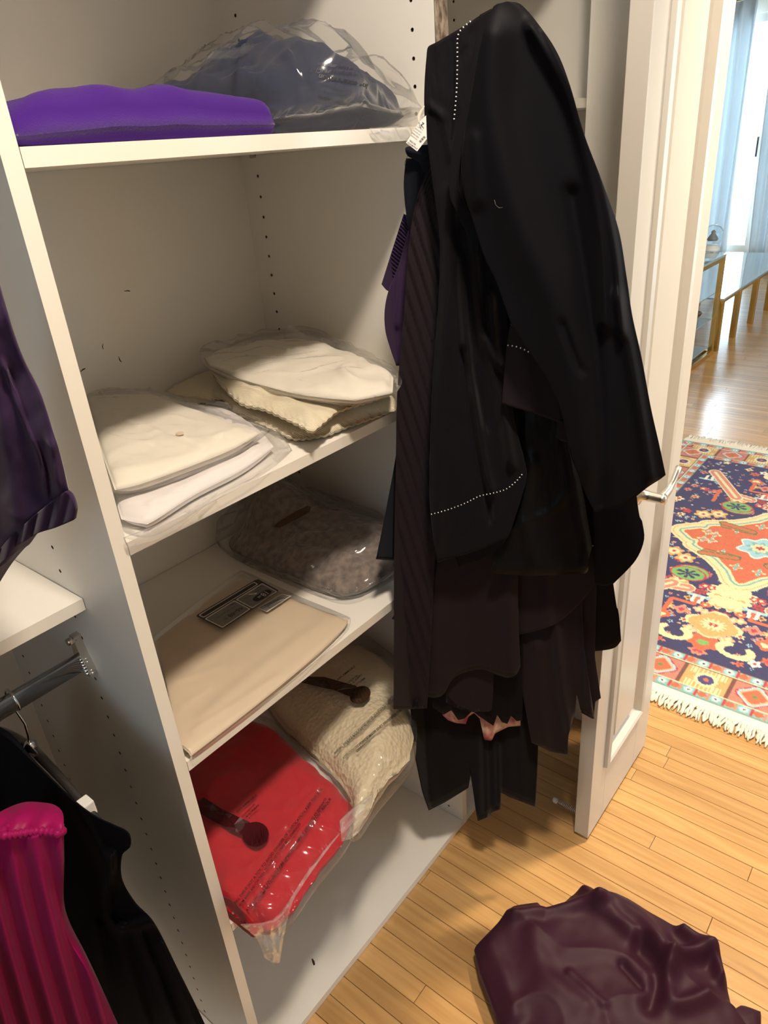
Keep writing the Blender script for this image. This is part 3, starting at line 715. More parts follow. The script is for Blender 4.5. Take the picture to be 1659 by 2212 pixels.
b3 = blob('plastic_bag', xyz(ZB + 0.045), [(180, 848), (200, 930), (238, 1056)], [(338, 844), (440, 876), (585, 914)], [(180, 848), (260, 842), (338, 844)], [(238, 1060), (300, 1048), (400, 1015), (500, 973), (585, 926)], ZB + 0.028, 0.029, M['bag'], None, 6.0, nz=0.002, nzs=20, rd=0.004, rds=22, nu=90, nv=70)
tag(b3, 'clear bag round the upper white shirt on the second shelf', 'bag')
# --- second shelf, right: cream tops
def scallop(pts, n, a):
    P = poly(pts, n * 4 + 1); out = []
    for i, p in enumerate(P):
        t = P[min(i + 1, len(P) - 1)] - P[max(i - 1, 0)]; t = t / max(np.linalg.norm(t), 1e-6)
        out.append(tuple(p + np.array([t[1], -t[0]]) * a * abs(math.sin(math.pi * i / 4.0))))
    return out
g3 = blob('folded_pullover', xyz(ZB + 0.010), scallop([(430, 798), (395, 822), (359, 850)], 6, -3), [(745, 790), (845, 830), (858, 885)], [(430, 798), (560, 755), (745, 790)], scallop([(359, 850), (420, 872), (480, 864), (512, 895), (560, 915), (602, 934), (640, 948), (700, 940), (738, 926), (790, 908), (858, 886)], 34, -3), ZB + 0.0005, 0.022, M['cream'], None, 5.0, nz=0.005, nzs=18, nu=120, nv=50, smooth=False,
          ridges=[([(640, 905), (720, 908), (860, 872)], 0.012, 11), ([(420, 850), (520, 880)], 0.004, 10)])
tag(g3, 'cream ribbed top with scalloped hem, at the bottom of the right pile', 'top')
def base4(x, y): return 0.0
g4 = blob('folded_camisole', xyz(ZB + 0.044), [(470, 788), (458, 806), (480, 830)], [(760, 800), (830, 835), (838, 850)], [(470, 788), (600, 770), (760, 800)], scallop([(480, 830), (522, 868), (570, 880), (620, 902), (660, 922), (676, 928), (705, 905), (740, 880), (838, 852)], 26, -3), ZB + 0.0335, 0.018, M['cream'], None, 5.0, nz=0.006, nzs=20, nu=110, nv=46, smooth=False,
          ridges=[([(500, 830), (545, 855), (600, 850)], 0.010, 9), ([(560, 840), (620, 870), (680, 915)], 0.005, 10), ([(600, 860), (720, 870)], 0.003, 8)])
tag(g4, 'cream camisole with lace edge folded in the middle of the right pile', 'top')
g5 = blob('folded_shirt', xyz(ZB + 0.068), [(470, 768), (440, 772), (452, 790)], [(640, 735), (760, 760), (850, 812), (848, 846)], [(470, 768), (540, 742), (640, 735)], [(452, 790), (520, 818), (600, 840), (640, 850), (700, 858), (768, 864), (848, 848)], ZB + 0.0555, 0.022, M['white'], None, 9.0, nz=0.010, nzs=14, nu=80, nv=56, smooth=False,
          ridges=[([(760, 800), (740, 815), (770, 840), (830, 838)], 0.008, 9), ([(470, 780), (600, 800), (720, 800)], 0.003, 12), ([(560, 750), (640, 770), (700, 760)], 0.004, 10), ([(780, 800), (840, 815)], 0.006, 8)])
tag(g5, 'white shirt in plastic on top of the cream pile', 'shirt')
b5 = blob('plastic_bag', xyz(ZB + 0.068), [(480, 760), (432, 766), (444, 796)], [(626, 722), (700, 728), (858, 806), (856, 850)], [(480, 760), (545, 735), (626, 722)], [(444, 796), (520, 826), (600, 848), (700, 867), (770, 872), (856, 854)], ZB + 0.0545, 0.033, M['bag'], None, 4.0, nz=0.004, nzs=16, rd=0.007, rds=18, nu=90, nv=70)
tag(b5, 'clear bag round the white shirt on the cream pile', 'bag')
bc = Plane(tuple(atz(640, 745, ZB + 0.06)[:2]), (0.85, -0.5))
sheet('bag_corner', bc, 0.0, [(624, 700), (610, 740)], [(700, 735), (705, 752)], [(624, 700), (660, 722), (700, 735)], [(610, 742), (705, 754)], M['baghazy'], b5, 0.001, [([(624, 705), (650, 745)], 0.004, 6)], nu=16, nv=10)

# --- third shelf
g6 = blob('packaged_linen', xyz(ZC + 0.009), [(332, 1388), (360, 1480), (396, 1640)], [(522, 1240), (640, 1296), (752, 1338)], [(332, 1388), (430, 1310), (522, 1240)], [(396, 1642), (405, 1640), (560, 1520), (680, 1420), (742, 1360), (752, 1340)], ZC + 0.0005, 0.018, M['beige'], None, 12.0, nz=0.003, nzs=12, nu=90, nv=70,
          ridges=[([(560, 1320), (600, 1370), (560, 1410)], 0.0014, 14), ([(440, 1560), (560, 1460), (720, 1340)], 0.003, 14), ([(420, 1590), (600, 1470)], 0.002, 6), ([(560, 1270), (690, 1330)], 0.001, 20), ([(380, 1480), (480, 1450)], 0.0015, 8), ([(390, 1540), (450, 1500)], 0.0015, 8)])
tag(g6, 'flat beige garment package with grey printed size label', 'package')
b6 = blob('wrapper', xyz(ZC + 0.009), [(328, 1386), (356, 1480), (394, 1648)], [(522, 1236), (645, 1292), (758, 1336)], [(328, 1386), (428, 1306), (522, 1236)], [(394, 1650), (404, 1648), (562, 1528), (684, 1426), (750, 1362), (758, 1338)], ZC + 0.0003, 0.0265, M['wrap'], g6, 12.0, nz=0.0004, nzs=20, rd=0.0003, rds=9, nu=90, nv=70)
bw = bvh_of(b6)
fr = frame2((424, 1331), (558, 1251), (482, 1357))     # label: x along its top edge, y towards the front
# outer plate
LAB = np.array([[422, 1330], [556, 1250], [603, 1276], [480, 1359]], float)
def lab(x, y): return tuple((1 - x) * (1 - y) * LAB[0] + x * (1 - y) * LAB[1] + x * y * LAB[2] + (1 - x) * y * LAB[3])
k_ = print_on('size_label', b6, bw, quad_mesh(rrect(0, 0, 1, 1, 0.06)), lab, M['printdark'], g6, 0.0008)
for (x0, y0, x1, y1), mm in (((0.03, 0.04, 0.93, 0.24), 'printwhite'), ((0.045, 0.07, 0.915, 0.21), 'printdark'), ((0.02, 0.29, 0.515, 0.97), 'printwhite'), ((0.535, 0.29, 0.975, 0.99), 'printwhite'), ((0.035, 0.325, 0.50, 0.935), 'printgrey'), ((0.55, 0.325, 0.96, 0.955), 'printgrey')):
    print_on('label_panel', b6, bw, quad_mesh(rrect(x0, y0, x1, y1, 0.03)), lab, M[mm], k_, 0.0011 if mm == 'printwhite' else 0.0014)
print_on('label_pill', b6, bw, quad_mesh(rrect(0.66, 0.62, 0.935, 0.90, 0.10, 8)), lab, M['print'], k_, 0.0018)
def flab(x0, y0, w, h, me):
    x1 = max(v.co.x for v in me.vertices); y1 = max(v.co.y for v in me.vertices)
    return lambda x, y: lab(x0 + w - w * x / x1, y0 + h * y / y1)
for body, x0, y0, w, h, mm in (('18', 0.80, 0.66, 0.10, 0.20, 'printwhite'), ('us', 0.735, 0.70, 0.045, 0.08, 'printwhite'), ('46-48', 0.24, 0.66, 0.235, 0.15, 'print'), ('fr', 0.15, 0.70, 0.05, 0.1, 'printdark'), ('taille', 0.40, 0.36, 0.08, 0.06, 'print'), ('size', 0.86, 0.36, 0.07, 0.06, 'print'), ('coloris ecru', 0.62, 0.46, 0.28, 0.05, 'printdark'), ('tour de poitrine', 0.12, 0.50, 0.32, 0.05, 'printdark'), ('confection femme   women collection', 0.10, 0.11, 0.74, 0.06, 'print')):
    me = text_mesh(body, 0.1); print_on('label_text', b6, bw, me, flab(x0, y0, w, h, me), M[mm], k_, 0.0021)
SUB = np.array([[557, 1313], [609, 1283], [630, 1287], [577, 1322]], float)
def lab2(x, y): return tuple((1 - x) * (1 - y) * SUB[0] + x * (1 - y) * SUB[1] + x * y * SUB[2] + (1 - x) * y * SUB[3])
k2 = print_on('brand_label', b6, bw, quad_mesh(rrect(0, 0, 1, 1, 0.02)), lab2, M['printwhite'], g6, 0.0008)
print_on('label_panel', b6, bw, quad_mesh(rrect(0.02, 0.05, 0.98, 0.88, 0.02)), lab2, M['printgrey'], k2, 0.0012)
for x in (0.2, 0.78): print_on('label_rule', b6, bw, quad_mesh([(x, 0.08), (x + 0.015, 0.08), (x + 0.015, 0.86), (x, 0.86)]), lab2, M['print'], k2, 0.0016)
me = text_mesh('Marland', 0.1); x1_ = max(v.co.x for v in me.vertices)
print_on('label_text', b6, bw, me, lambda x, y: lab2(0.72 - 0.46 * x / x1_, 0.22 + 5.0 * y), M['print'], k2, 0.0017)

def kb(s, t): return 0.34 + 0.30 * math.exp(-((s - 0.75) / 0.35) ** 2) * (1 - 0.3 * t) + 0.85 * math.exp(-((s - 0.50) / 0.22) ** 2 - ((t - 0.18) / 0.30) ** 2)
g7 = blob('folded_sweater', XY, [(0.520, 0.440), (0.440, 0.420), (0.424, 0.300), (0.428, 0.130)], [(0.660, 0.440), (0.664, 0.200), (0.640, 0.055)], [(0.520, 0.440), (0.600, 0.446), (0.660, 0.440)], [(0.428, 0.130), (0.440, 0.065), (0.520, 0.036), (0.590, 0.036), (0.640, 0.055)], ZC + 0.001, 0.115, M['knitbrown'], None, 4.0, nz=0.012, nzs=14, rd=0.008, rds=12, wob=0.008, nu=90, nv=64, prof=kb,
          ridges=[([(0.45, 0.36), (0.47, 0.20), (0.50, 0.10)], 0.008, 0.02), ([(0.47, 0.08), (0.55, 0.06), (0.62, 0.08)], 0.006, 0.015)])
tag(g7, 'brown chenille sweater inside a clear bag on the third shelf', 'sweater')
b7 = blob('plastic_bag', XY, [(0.500, 0.462), (0.425, 0.440), (0.412, 0.300), (0.416, 0.120)], [(0.676, 0.462), (0.680, 0.200), (0.655, 0.040)], [(0.500, 0.462), (0.600, 0.466), (0.676, 0.462)], [(0.416, 0.120), (0.430, 0.050), (0.520, 0.020), (0.600, 0.020), (0.655, 0.040)], ZC + 0.0004, 0.130, M['bagmist'], None, 4.0, nz=0.006, nzs=12, rd=0.014, rds=15, nu=110, nv=90, prof=lambda s, t: kb(s, t) + 0.05 + 0.35 * math.exp(-((s - 0.12) / 0.14) ** 2) * (1 - t))
tag(b7, 'clear bag round the brown sweater on the third shelf', 'bag')
bb = bvh_of(b7)
kt = print_on('hanging_strip', b7, bb, quad_mesh([(592, 1138), (600, 1128), (636, 1106), (664, 1092), (672, 1096), (668, 1106), (640, 1122), (604, 1140)]), lambda x, y: (x, y), M['tape'], b7, 0.001)

# --- fourth shelf: red and cream sweaters in printed bags, overhanging the front
def xyo(z): return xyz(z)
g8 = blob('folded_sweater', xyz(ZD + 0.045), [(400, 1640), (400, 1740), (460, 1930), (496, 1984)], [(582, 1566), (646, 1628), (726, 1697), (764, 1744)], [(400, 1640), (500, 1560), (582, 1566)], [(500, 1978), (530, 2000), (560, 1995), (600, 1988), (670, 1890), (740, 1800), (764, 1744)], ZD + 0.001, 0.072, M['red'], None, 6.0, rim=0.35, nz=0.014, nzs=11, rd=0.005, rds=9, wob=0.010, nu=90, nv=70,
          ridges=[([(490, 1930), (540, 1985), (600, 1960)], 0.006, 18), ([(470, 1800), (640, 1680)], 0.004, 30)])
tag(g8, 'red fleece sweater inside a printed clear bag on the low shelf', 'sweater')
b8 = blob('plastic_bag', xyz(ZD + 0.045), [(390, 1630), (392, 1740), (452, 1940), (488, 1996)], [(588, 1558), (654, 1624), (734, 1692), (772, 1748)], [(390, 1630), (495, 1550), (588, 1558)], [(492, 1992), (530, 2012), (560, 2008), (612, 1998), (684, 1900), (752, 1812), (772, 1748)], ZD + 0.0004, 0.084, M['bag'], None, 6.5, nz=0.003, nzs=14, rd=0.007, rds=20, nu=120, nv=90,
          ridges=[([(545, 1920), (600, 1850), (690, 1740)], 0.004, 6), ([(560, 1960), (610, 1880), (700, 1790)], 0.005, 6)])
tag(b8, 'clear printed bag round the red sweater on the low shelf', 'bag')
pm = Plane((0.10, -0.115), (1, -0.05))
sheet('bag_mouth', pm, 0.0, [(520, 1998), (556, 2030), (572, 2070)], [(735, 1800), (668, 1890), (628, 1960), (604, 2078)], [(520, 1998), (600, 1985), (670, 1885), (735, 1800)], [(572, 2070), (590, 2080), (604, 2080)], M['baghazy'], b8, 0.004, [([(580, 1990), (592, 2076)], 0.006, 6), ([(600, 1970), (605, 2060)], 0.005, 5), ([(560, 2010), (580, 2060)], 0.004, 5)], 0.006, (0.05, 0.03), nu=30, nv=40)
def kc(s, t): return 0.8 + 0.30 * math.exp(-((s - 0.55) / 0.3) ** 2) * (0.4 + 0.6 * t)
g9 = blob('folded_sweater', xyz(ZD + 0.055), [(552, 1508), (588, 1560), (660, 1620), (736, 1706), (748, 1796)], [(780, 1380), (850, 1440), (888, 1540), (884, 1622)], [(572, 1500), (665, 1410), (780, 1380)], [(760, 1790), (796, 1735), (830, 1680), (884, 1622)], ZD + 0.001, 0.094, M['knitcream'], None, 4.2, rim=0.35, nz=0.008, nzs=14, wob=0.008, nu=90, nv=80, prof=kc)
tag(g9, 'cream open-knit sweater inside a printed clear bag, beside the red one', 'sweater')
b9 = blob('plastic_bag', xyz(ZD + 0.055), [(548, 1496), (582, 1554), (656, 1614), (734, 1704), (744, 1806)], [(786, 1366), (862, 1430), (898, 1540), (896, 1636)], [(562, 1490), (660, 1398), (786, 1366)], [(752, 1808), (772, 1796), (800, 1750), (846, 1694), (896, 1636)], ZD + 0.0004, 0.106, M['bag'], None, 4.6, nz=0.003, nzs=14, rd=0.008, rds=20, nu=110, nv=90, prof=kc,
          ridges=[([(700, 1570), (730, 1535), (760, 1520)], 0.004, 5), ([(720, 1575), (755, 1545), (800, 1530)], 0.004, 5)])
tag(b9, 'clear printed bag round the cream knit sweater on the low shelf', 'bag')
pm2 = Plane((0.2, -0.12), (1, 0.1))
sheet('bag_mouth', pm2, 0.0, [(735, 1775), (738, 1800), (740, 1818)], [(806, 1715), (800, 1745), (782, 1790)], None, [(740, 1818), (765, 1808), (782, 1792)], M['baghazy'], b9, 0.003, [([(740, 1800), (790, 1750)], 0.005, 5), ([(750, 1810), (785, 1770)], 0.004, 4)], nu=20, nv=20)
def warn(bag, lines, parent):
    bv_ = bvh_of(bag)
    for body, p0, p1, up, mm in lines:
        me = text_mesh(body, 1.0, 0.012); x1 = max(v.co.x for v in me.vertices)
        P0, P1, U = np.array(p0, float), np.array(p1, float), np.array(up, float) * 1.25
        print_on('warning_print', bag, bv_, me, lambda x, y: tuple(P0 + (P1 - P0) * x / x1 + U * y), M['print'], parent, 0.0008)
    return bv_
W1 = 'WARNING: THIS IS NOT A TOY. TO AVOID DANGER OF SUFFOCATION, KEEP THIS BAG'
W2_ = 'AWAY FROM BABIES AND CHILDREN. DO NOT USE IN CRIBS, BEDS, CARRIAGES'
F1 = 'ATTENTION: CE SAC N\'EST PAS UN JOUET. POUR EVITER TOUT RISQUE'
F2 = 'D\'ETOUFFEMENT NE PAS LAISSER CE SAC A LA PORTEE DES BEBES ET ENFANTS'
F3 = 'RISQUE D\'ETOUFFEMENT'
bv9 = warn(b9, [(W1, (724, 1630), (862, 1496), (-3.6, -4.8), 0), (W2_, (750, 1608), (862, 1502), (-3.4, -4.6), 0), (F1, (742, 1640), (886, 1518), (-3.4, -4.6), 0), (F2, (768, 1618), (878, 1528), (-3.4, -4.6), 0), (F3, (772, 1626), (808, 1584), (-3.4, -4.4), 0),
                ('INFLAMMABLE', (730, 1470), (768, 1440), (-3, -3.6), 0), ('CONSERVER', (750, 1478), (774, 1460), (-3, -3.4), 0), ('A L\'ABRI', (757, 1482), (782, 1458), (-3, -3.4), 0), ('DE LA FLAMME', (764, 1484), (790, 1466), (-3, -3.4), 0)], b9)
bv8 = warn(b8, [(W1, (492, 1976), (697, 1704), (-4.6, -4.4), 0), (W2_, (505, 1978), (650, 1780), (-4.4, -4.2), 0), (F1, (534, 1970), (716, 1726), (-4.4, -4.2), 0), (F2, (548, 1966), (706, 1726), (-4.2, -4.0), 0), ('INFLAMMABLE', (512, 1756), (556, 1718), (-3, -3.6), 0), ('CONSERVER', (524, 1766), (552, 1738), (-3, -3.4), 0), ('A L\'ABRI', (532, 1768), (560, 1740), (-3, -3.4), 0)], b8)
def disc(cx, cy, rx, ry, rot=0.0, n=20):
    c, s = math.cos(rot), math.sin(rot)
    return [(cx + rx * math.cos(a) * c - ry * math.sin(a) * s, cy + rx * math.cos(a) * s + ry * math.sin(a) * c) for a in (2 * math.pi * k / n for k in range(n))]
I_ = lambda x, y: (x, y)
print_on('carrying_strip', b9, bv9, quad_mesh([(650, 1474), (664, 1462), (700, 1462), (770, 1482), (776, 1494), (760, 1506), (720, 1490), (690, 1484)]), I_, M['tape'], b9, 0.0012)
print_on('strip_end', b9, bv9, quad_mesh(disc(778, 1501, 24, 18, -0.5)), I_, M['tape'], b9, 0.0016)
print_on('carrying_strip', b8, bv8, quad_mesh([(425, 1730), (440, 1722), (480, 1748), (540, 1776), (538, 1800), (520, 1802), (470, 1778), (430, 1756)]), I_, M['redtape'], b8, 0.0012)
print_on('strip_end', b8, bv8, quad_mesh(disc(552, 1802, 29, 27, 0)), I_, M['redtape'], b8, 0.0016)

# ================================================================ dark clothes on the hook
PC = Plane((0.585, -0.064), (0.19, -0.392), -0.008)
HK = Vector(PC.hit(1085, 60, 0.10))
vr = empty('coat_hook', (W + TP / 2, -0.002, 1.700), 'steel coat hook on the partition edge, buried under the dark clothes', 'hook')
hk0 = Vector((W + TP / 2, -0.004, 1.690))
tubeobj('hook_arm', [hk0, hk0 + Vector((-0.004, -0.03, 0.0)), hk0.lerp(HK, 0.6) + Vector((0, 0, -0.012)), HK + Vector((0, 0, -0.004)), HK + Vector((-0.004, -0.006, 0.016))], 0.0055, M['chrome'], vr, 12)
bm = bmesh.new(); lathe(bm, [(0.001, 0), (0.009, 0), (0.009, -0.005), (0.006, -0.008)], (hk0.x, -0.0022, hk0.z), 18, 'Y'); obj('hook_plate', bm, M['chrome'], vr, True)
rebase(vr)
CL = 'garments on the coat hook'
def garment(name, label, cat, *a, **k):
    k.setdefault('ymax', -0.008 - 0.28 * a[0])
    o = sheet(name, PC, *a, **k); return tag(o, label, cat, CL)
# trousers, lowest
def vcol(u0, sg, a): return lambda u: a * math.exp(-((u - u0) / sg) ** 2)
tr = garment('hanging_trousers', 'black wide trousers, the lowest hem of the dark clothes', 'trousers', 0.0,
    [(930, 300), (900, 800), (884, 1380), (886, 1520), (893, 1620), (912, 1712), (926, 1751)], [(1060, 300), (1150, 900), (1166, 1500), (1163, 1600), (1160, 1680), (1156, 1743)],
    [(930, 300), (1000, 280), (1060, 300)], [(926, 1751), (960, 1734), (1012, 1702), (1018, 1668), (1026, 1740), (1032, 1774), (1057, 1764), (1062, 1755), (1081, 1748), (1082, 1712), (1100, 1722), (1156, 1743)],
    m=M['black2'], thick=0.010, ridges=[([(1045, 1560), (1050, 1765)], 0.012, 9), ([(1075, 1600), (1078, 1748)], 0.009, 7), ([(930, 1560), (950, 1720)], 0.008, 22), ([(1120, 1580), (1125, 1735)], 0.008, 18)], nu=110, nv=90, smooth=False)
# rear black lobe and tiers on the right
lob = garment('hanging_skirt', 'black skirt hem with a rounded corner, rightmost low flap beside the door', 'skirt', 0.014,
    [(1130, 700), (1240, 1240), (1280, 1406)], [(1250, 700), (1325, 1262), (1336, 1320), (1342, 1384)], None, [(1280, 1407), (1310, 1404), (1330, 1398), (1342, 1384)], m=M['black'], thick=0.006, nu=24, nv=50)
# brown tiered skirt
sk = garment('tiered_skirt', 'brown-black skirt of two wavy tiers, low right among the dark clothes', 'skirt', 0.030,
    [(1060, 700), (1090, 1300), (1130, 1500), (1148, 1600)], [(1230, 700), (1262, 1400), (1284, 1552)], None, [(1148, 1604), (1190, 1624), (1226, 1630), (1228, 1588), (1242, 1540), (1246, 1500), (1254, 1534), (1284, 1553)], m=M['brown'], thick=0.006,
    ridges=[([(1195, 1300), (1214, 1480), (1232, 1585)], 0.014, 12), ([(1262, 1340), (1275, 1540)], 0.010, 8), ([(1160, 1400), (1175, 1600)], 0.008, 16), ([(1285, 1300), (1300, 1500)], 0.008, 9)], nu=70, nv=70, smooth=False)
t2 = sheet('side_flounce', PC, 0.020, [(1200, 1200), (1240, 1400), (1270, 1556)], [(1290, 1240), (1285, 1420), (1298, 1510)], None, [(1256, 1540), (1282, 1554), (1286, 1516), (1298, 1508)], M['brown'], sk, 0.005, nu=24, nv=40, smooth=False)
t3 = sheet('upper_tier', PC, 0.046, [(1090, 1180), (1112, 1300), (1122, 1371)], [(1290, 1180), (1292, 1236), (1286, 1262)], None, [(1122, 1371), (1160, 1362), (1205, 1345), (1250, 1306), (1286, 1262)], M['brown'], sk, 0.005, [([(1180, 1200), (1185, 1350)], 0.005, 14)], nu=50, nv=30)
# pink printed blouse: only ragged points of its frill show
fr_ = garment('printed_blouse', 'pink and cream printed blouse showing only its pointed frill', 'blouse', 0.020,
    [(950, 1330), (956, 1538)], [(1125, 1330), (1124, 1568)], None, [(956, 1545), (968, 1556), (986, 1562), (1006, 1564), (1012, 1548), (1024, 1540), (1036, 1552), (1046, 1598), (1062, 1600), (1070, 1584), (1098, 1570), (1124, 1568)], m=M['pink'], thick=0.004,
    ridges=[([(975, 1400), (978, 1560)], 0.006, 6), ([(1006, 1400), (1004, 1562)], 0.006, 6), ([(1056, 1400), (1052, 1600)], 0.007, 6), ([(1080, 1400), (1082, 1580)], 0.006, 6), ([(1110, 1400), (1112, 1570)], 0.006, 6)], nu=70, nv=40, smooth=False)
fr2 = garment('hanging_slip', 'black slip with zigzag hem just above the pink frill', 'slip', 0.034,
    [(930, 900), (920, 1400), (935, 1520)], [(1120, 900), (1130, 1400), (1128, 1560)], None, [(935, 1528), (958, 1544), (975, 1534), (990, 1556), (1004, 1552), (1020, 1536), (1036, 1548), (1048, 1556), (1066, 1568), (1074, 1544), (1084, 1560), (1096, 1564), (1104, 1546), (1116, 1558), (1128, 1556)], m=M['black'], thick=0.005, nu=90, nv=40, smooth=False)
inn = garment('short_skirt', 'brown-black rounded hem behind the front wavy panel', 'skirt', 0.042,
    [(960, 1000), (962, 1480), (968, 1502)], [(1080, 1000), (1066, 1480), (1056, 1535)], None, [(968, 1502), (985, 1520), (1020, 1536), (1056, 1537)], m=M['brown'], thick=0.004, nu=40, nv=40)
bp = garment('long_tunic', 'brown-black tunic with a wavy hem in the middle of the dark clothes', 'tunic', 0.058,
    [(960, 600), (925, 1100), (917, 1300), (914, 1503)], [(1110, 600), (1120, 1100), (1119, 1300), (1124, 1442)], None, [(914, 1503), (938, 1507), (958, 1500), (976, 1470), (1000, 1454), (1040, 1446), (1075, 1458), (1098, 1464), (1116, 1456), (1124, 1440)], m=M['brown'], thick=0.006,
    ridges=[([(1100, 1250), (1104, 1460)], 0.010, 22), ([(940, 1250), (938, 1500)], 0.008, 26), ([(1020, 1300), (1010, 1450)], -0.006, 26)], nu=70, nv=60)
# navy knit at the left and dark purple cardigan with a ribbed cuff
pu = garment('purple_cardigan', 'dark purple cardigan with ribbed cuff at the left edge of the dark clothes', 'cardigan', 0.026,
    [(905, 420), (884, 490), (862, 570), (840, 625), (831, 668), (832, 712), (842, 750), (856, 790)], [(960, 420), (930, 520), (900, 700), (880, 790)], None, None, m=M['purple'], thick=0.012,
    ridges=[([(884, 500), (868, 600), (858, 700)], 0.008, 9)], nu=30, nv=50)
bmc = []
cuff = sheet('ribbed_cuff', PC, 0.020, [(872, 462), (850, 530), (824, 612)], [(890, 480), (872, 560), (842, 630)], [(872, 462), (890, 480)], [(824, 614), (834, 626), (842, 630)], M['purple'], pu, 0.008, nu=14, nv=130, ymax=-0.012, pleat=lambda s, t, u, v: 0.0022 * math.sin(2 * math.pi * 22 * t))
nv_ = garment('navy_pullover', 'dark navy pullover with a turned band, left edge of the dark clothes below the tag', 'pullover', 0.036,
    [(877, 342), (872, 400), (878, 470), (884, 500)], [(940, 345), (945, 420), (920, 480), (905, 510)], None, None, m=M['navy'], thick=0.010, ridges=[([(900, 370), (895, 480)], 0.006, 14)], nu=26, nv=40)
sheet('turned_band', PC, 0.052, [(875, 321), (877, 331), (882, 338), (889, 342)], [(930, 315), (932, 348), (928, 372), (922, 380)], [(875, 321), (884, 316), (930, 312)], [(889, 342), (905, 350), (912, 366), (922, 380)], M['navy'], nv_, 0.006, [([(878, 324), (915, 336)], 0.005, 7)], nu=26, nv=22, ymax=-0.018)
tubeobj('loose_thread', [PC.hit(u, v, 0.052, -0.02) for u, v in ((881, 336), (875, 350), (874, 356), (880, 363))], 0.0003, M['black'], nv_, 5)
sw = garment('long_cardigan', 'dark charcoal cardigan hem at far left, beside the brown sweater', 'cardigan', 0.012,
    [(880, 800), (858, 965), (836, 1090), (812, 1208)], [(920, 800), (905, 1000), (900, 1180), (900, 1214)], None, [(812, 1208), (850, 1211), (900, 1214)], m=M['navy'], thick=0.006, nu=24, nv=40)
pt = garment('wrap_top', 'dark plum pointed hem at the left, just below the third shelf edge', 'top', 0.018,
    [(890, 1050), (868, 1280), (846, 1336)], [(930, 1050), (925, 1280), (920, 1341)], None, [(846, 1337), (870, 1341), (920, 1341)], m=M['purple'], thick=0.004, nu=16, nv=24)
# pleated skirt
def pleats(s, t, u, v):
    # knife pleats that run down and to the right
    q = (u - 0.36 * v) / 25.0 + 0.5 * s
    f = q - math.floor(q)
    return 0.0075 * (1 - f) * min(1.0, 6 * f) 
pk = garment('pleated_skirt', 'brown-black knife-pleated skirt down the left side of the dark clothes', 'skirt', 0.068,
    [(930, 350), (900, 430), (884, 520), (872, 680), (858, 850), (855, 1000), (851, 1200), (851, 1350), (850, 1532)], [(1010, 350), (990, 600), (960, 900), (940, 1200), (930, 1400), (922, 1532)], None, [(850, 1532), (872, 1533), (900, 1531), (922, 1530)], m=M['pleat'], thick=0.006, pleat=pleats, nu=160, nv=110)
lab_ = sheet('care_label', PC, 0.0765, [(893, 1512), (893, 1530)], [(904, 1512), (904, 1530)], None, None, M['lining'], pk, 0.0005, nu=3, nv=3)
# black linen lining with a raised hem, and the rounded black cloak edge
rl = garment('short_cloak', 'black rounded cloak corner hanging beside the door lever', 'cloak', 0.066,
    [(1200, 600), (1270, 1000), (1285, 1262)], [(1330, 600), (1374, 1060), (1388, 1130), (1391, 1168), (1372, 1212), (1326, 1260)], None, [(1285, 1262), (1305, 1266), (1326, 1260)], m=M['black'], thick=0.008, nu=30, nv=70)
ln = garment('linen_shirt', 'faded black linen shirt hem, centre of the dark clothes', 'shirt', 0.088,
    [(1120, 600), (1135, 900), (1128, 1020), (1098, 1130), (1062, 1222)], [(1225, 600), (1222, 920), (1256, 1050), (1274, 1150), (1279, 1182)], None, [(1062, 1228), (1064, 1238), (1110, 1242), (1150, 1244), (1240, 1240), (1268, 1236), (1272, 1206), (1279, 1182)], m=M['lining'], thick=0.008,
    ridges=[([(1222, 950), (1250, 1100), (1272, 1220)], 0.012, 12), ([(1150, 1000), (1130, 1130), (1160, 1225)], 0.008, 16), ([(1075, 1226), (1140, 1228), (1260, 1222)], 0.003, 6), ([(1100, 1140), (1180, 1110), (1230, 1060)], 0.004, 8)], nz=0.006, nzs=(0.03, 0.012), nu=60, nv=70)
# jacket turned inside out, white basting
jk = garment('inside_out_jacket', 'black tailored jacket, inside out, with rows of white basting stitches', 'jacket', 0.108,
    [(922, 112), (917, 180), (917, 250), (926, 330), (938, 420), (950, 520), (948, 640), (936, 800), (928, 1000), (930, 1110), (942, 1200), (946, 1215)], [(1060, 25), (1062, 130), (1070, 300), (1070, 420), (1085, 520), (1092, 640), (1100, 760), (1110, 900), (1134, 1000), (1136, 1040), (1112, 1120), (1098, 1160)],
    [(922, 112), (926, 100), (945, 90), (972, 74), (1012, 50), (1036, 34), (1060, 25)], [(946, 1215), (975, 1205), (1010, 1196), (1050, 1182), (1098, 1160)], m=M['black2'], thick=0.026,
    ridges=[([(975, 420), (968, 600), (950, 900), (945, 1180)], 0.010, 16), ([(1020, 500), (1040, 700), (1078, 860), (1105, 1000)], 0.015, 12), ([(995, 560), (1010, 760), (1046, 1000), (1062, 1060)], 0.014, 11), ([(1000, 760), (1030, 960), (1060, 1120)], -0.010, 8), ([(1060, 640), (1072, 760), (1090, 800)], 0.015, 10), ([(930, 230), (955, 250)], 0.006, 8), ([(960, 260), (975, 340)], 0.004, 9), ([(1050, 730), (1075, 790), (1076, 770)], 0.010, 8), ([(1025, 800), (1050, 920)], -0.008, 9)], nz=0.004, nzs=(0.03, 0.01), nu=90, nv=130, smooth=True)
lp = sheet('lapel_band', PC, 0.146, [(1036, 32), (1028, 80), (1014, 150), (998, 230), (983, 290), (974, 345), (970, 400), (976, 438), (1000, 480)], [(1062, 18), (1050, 80), (1036, 140), (1018, 230), (1004, 290), (994, 345), (990, 400), (998, 430), (1024, 470)], None, None, M['black2'], jk, 0.003, nu=8, nv=70)
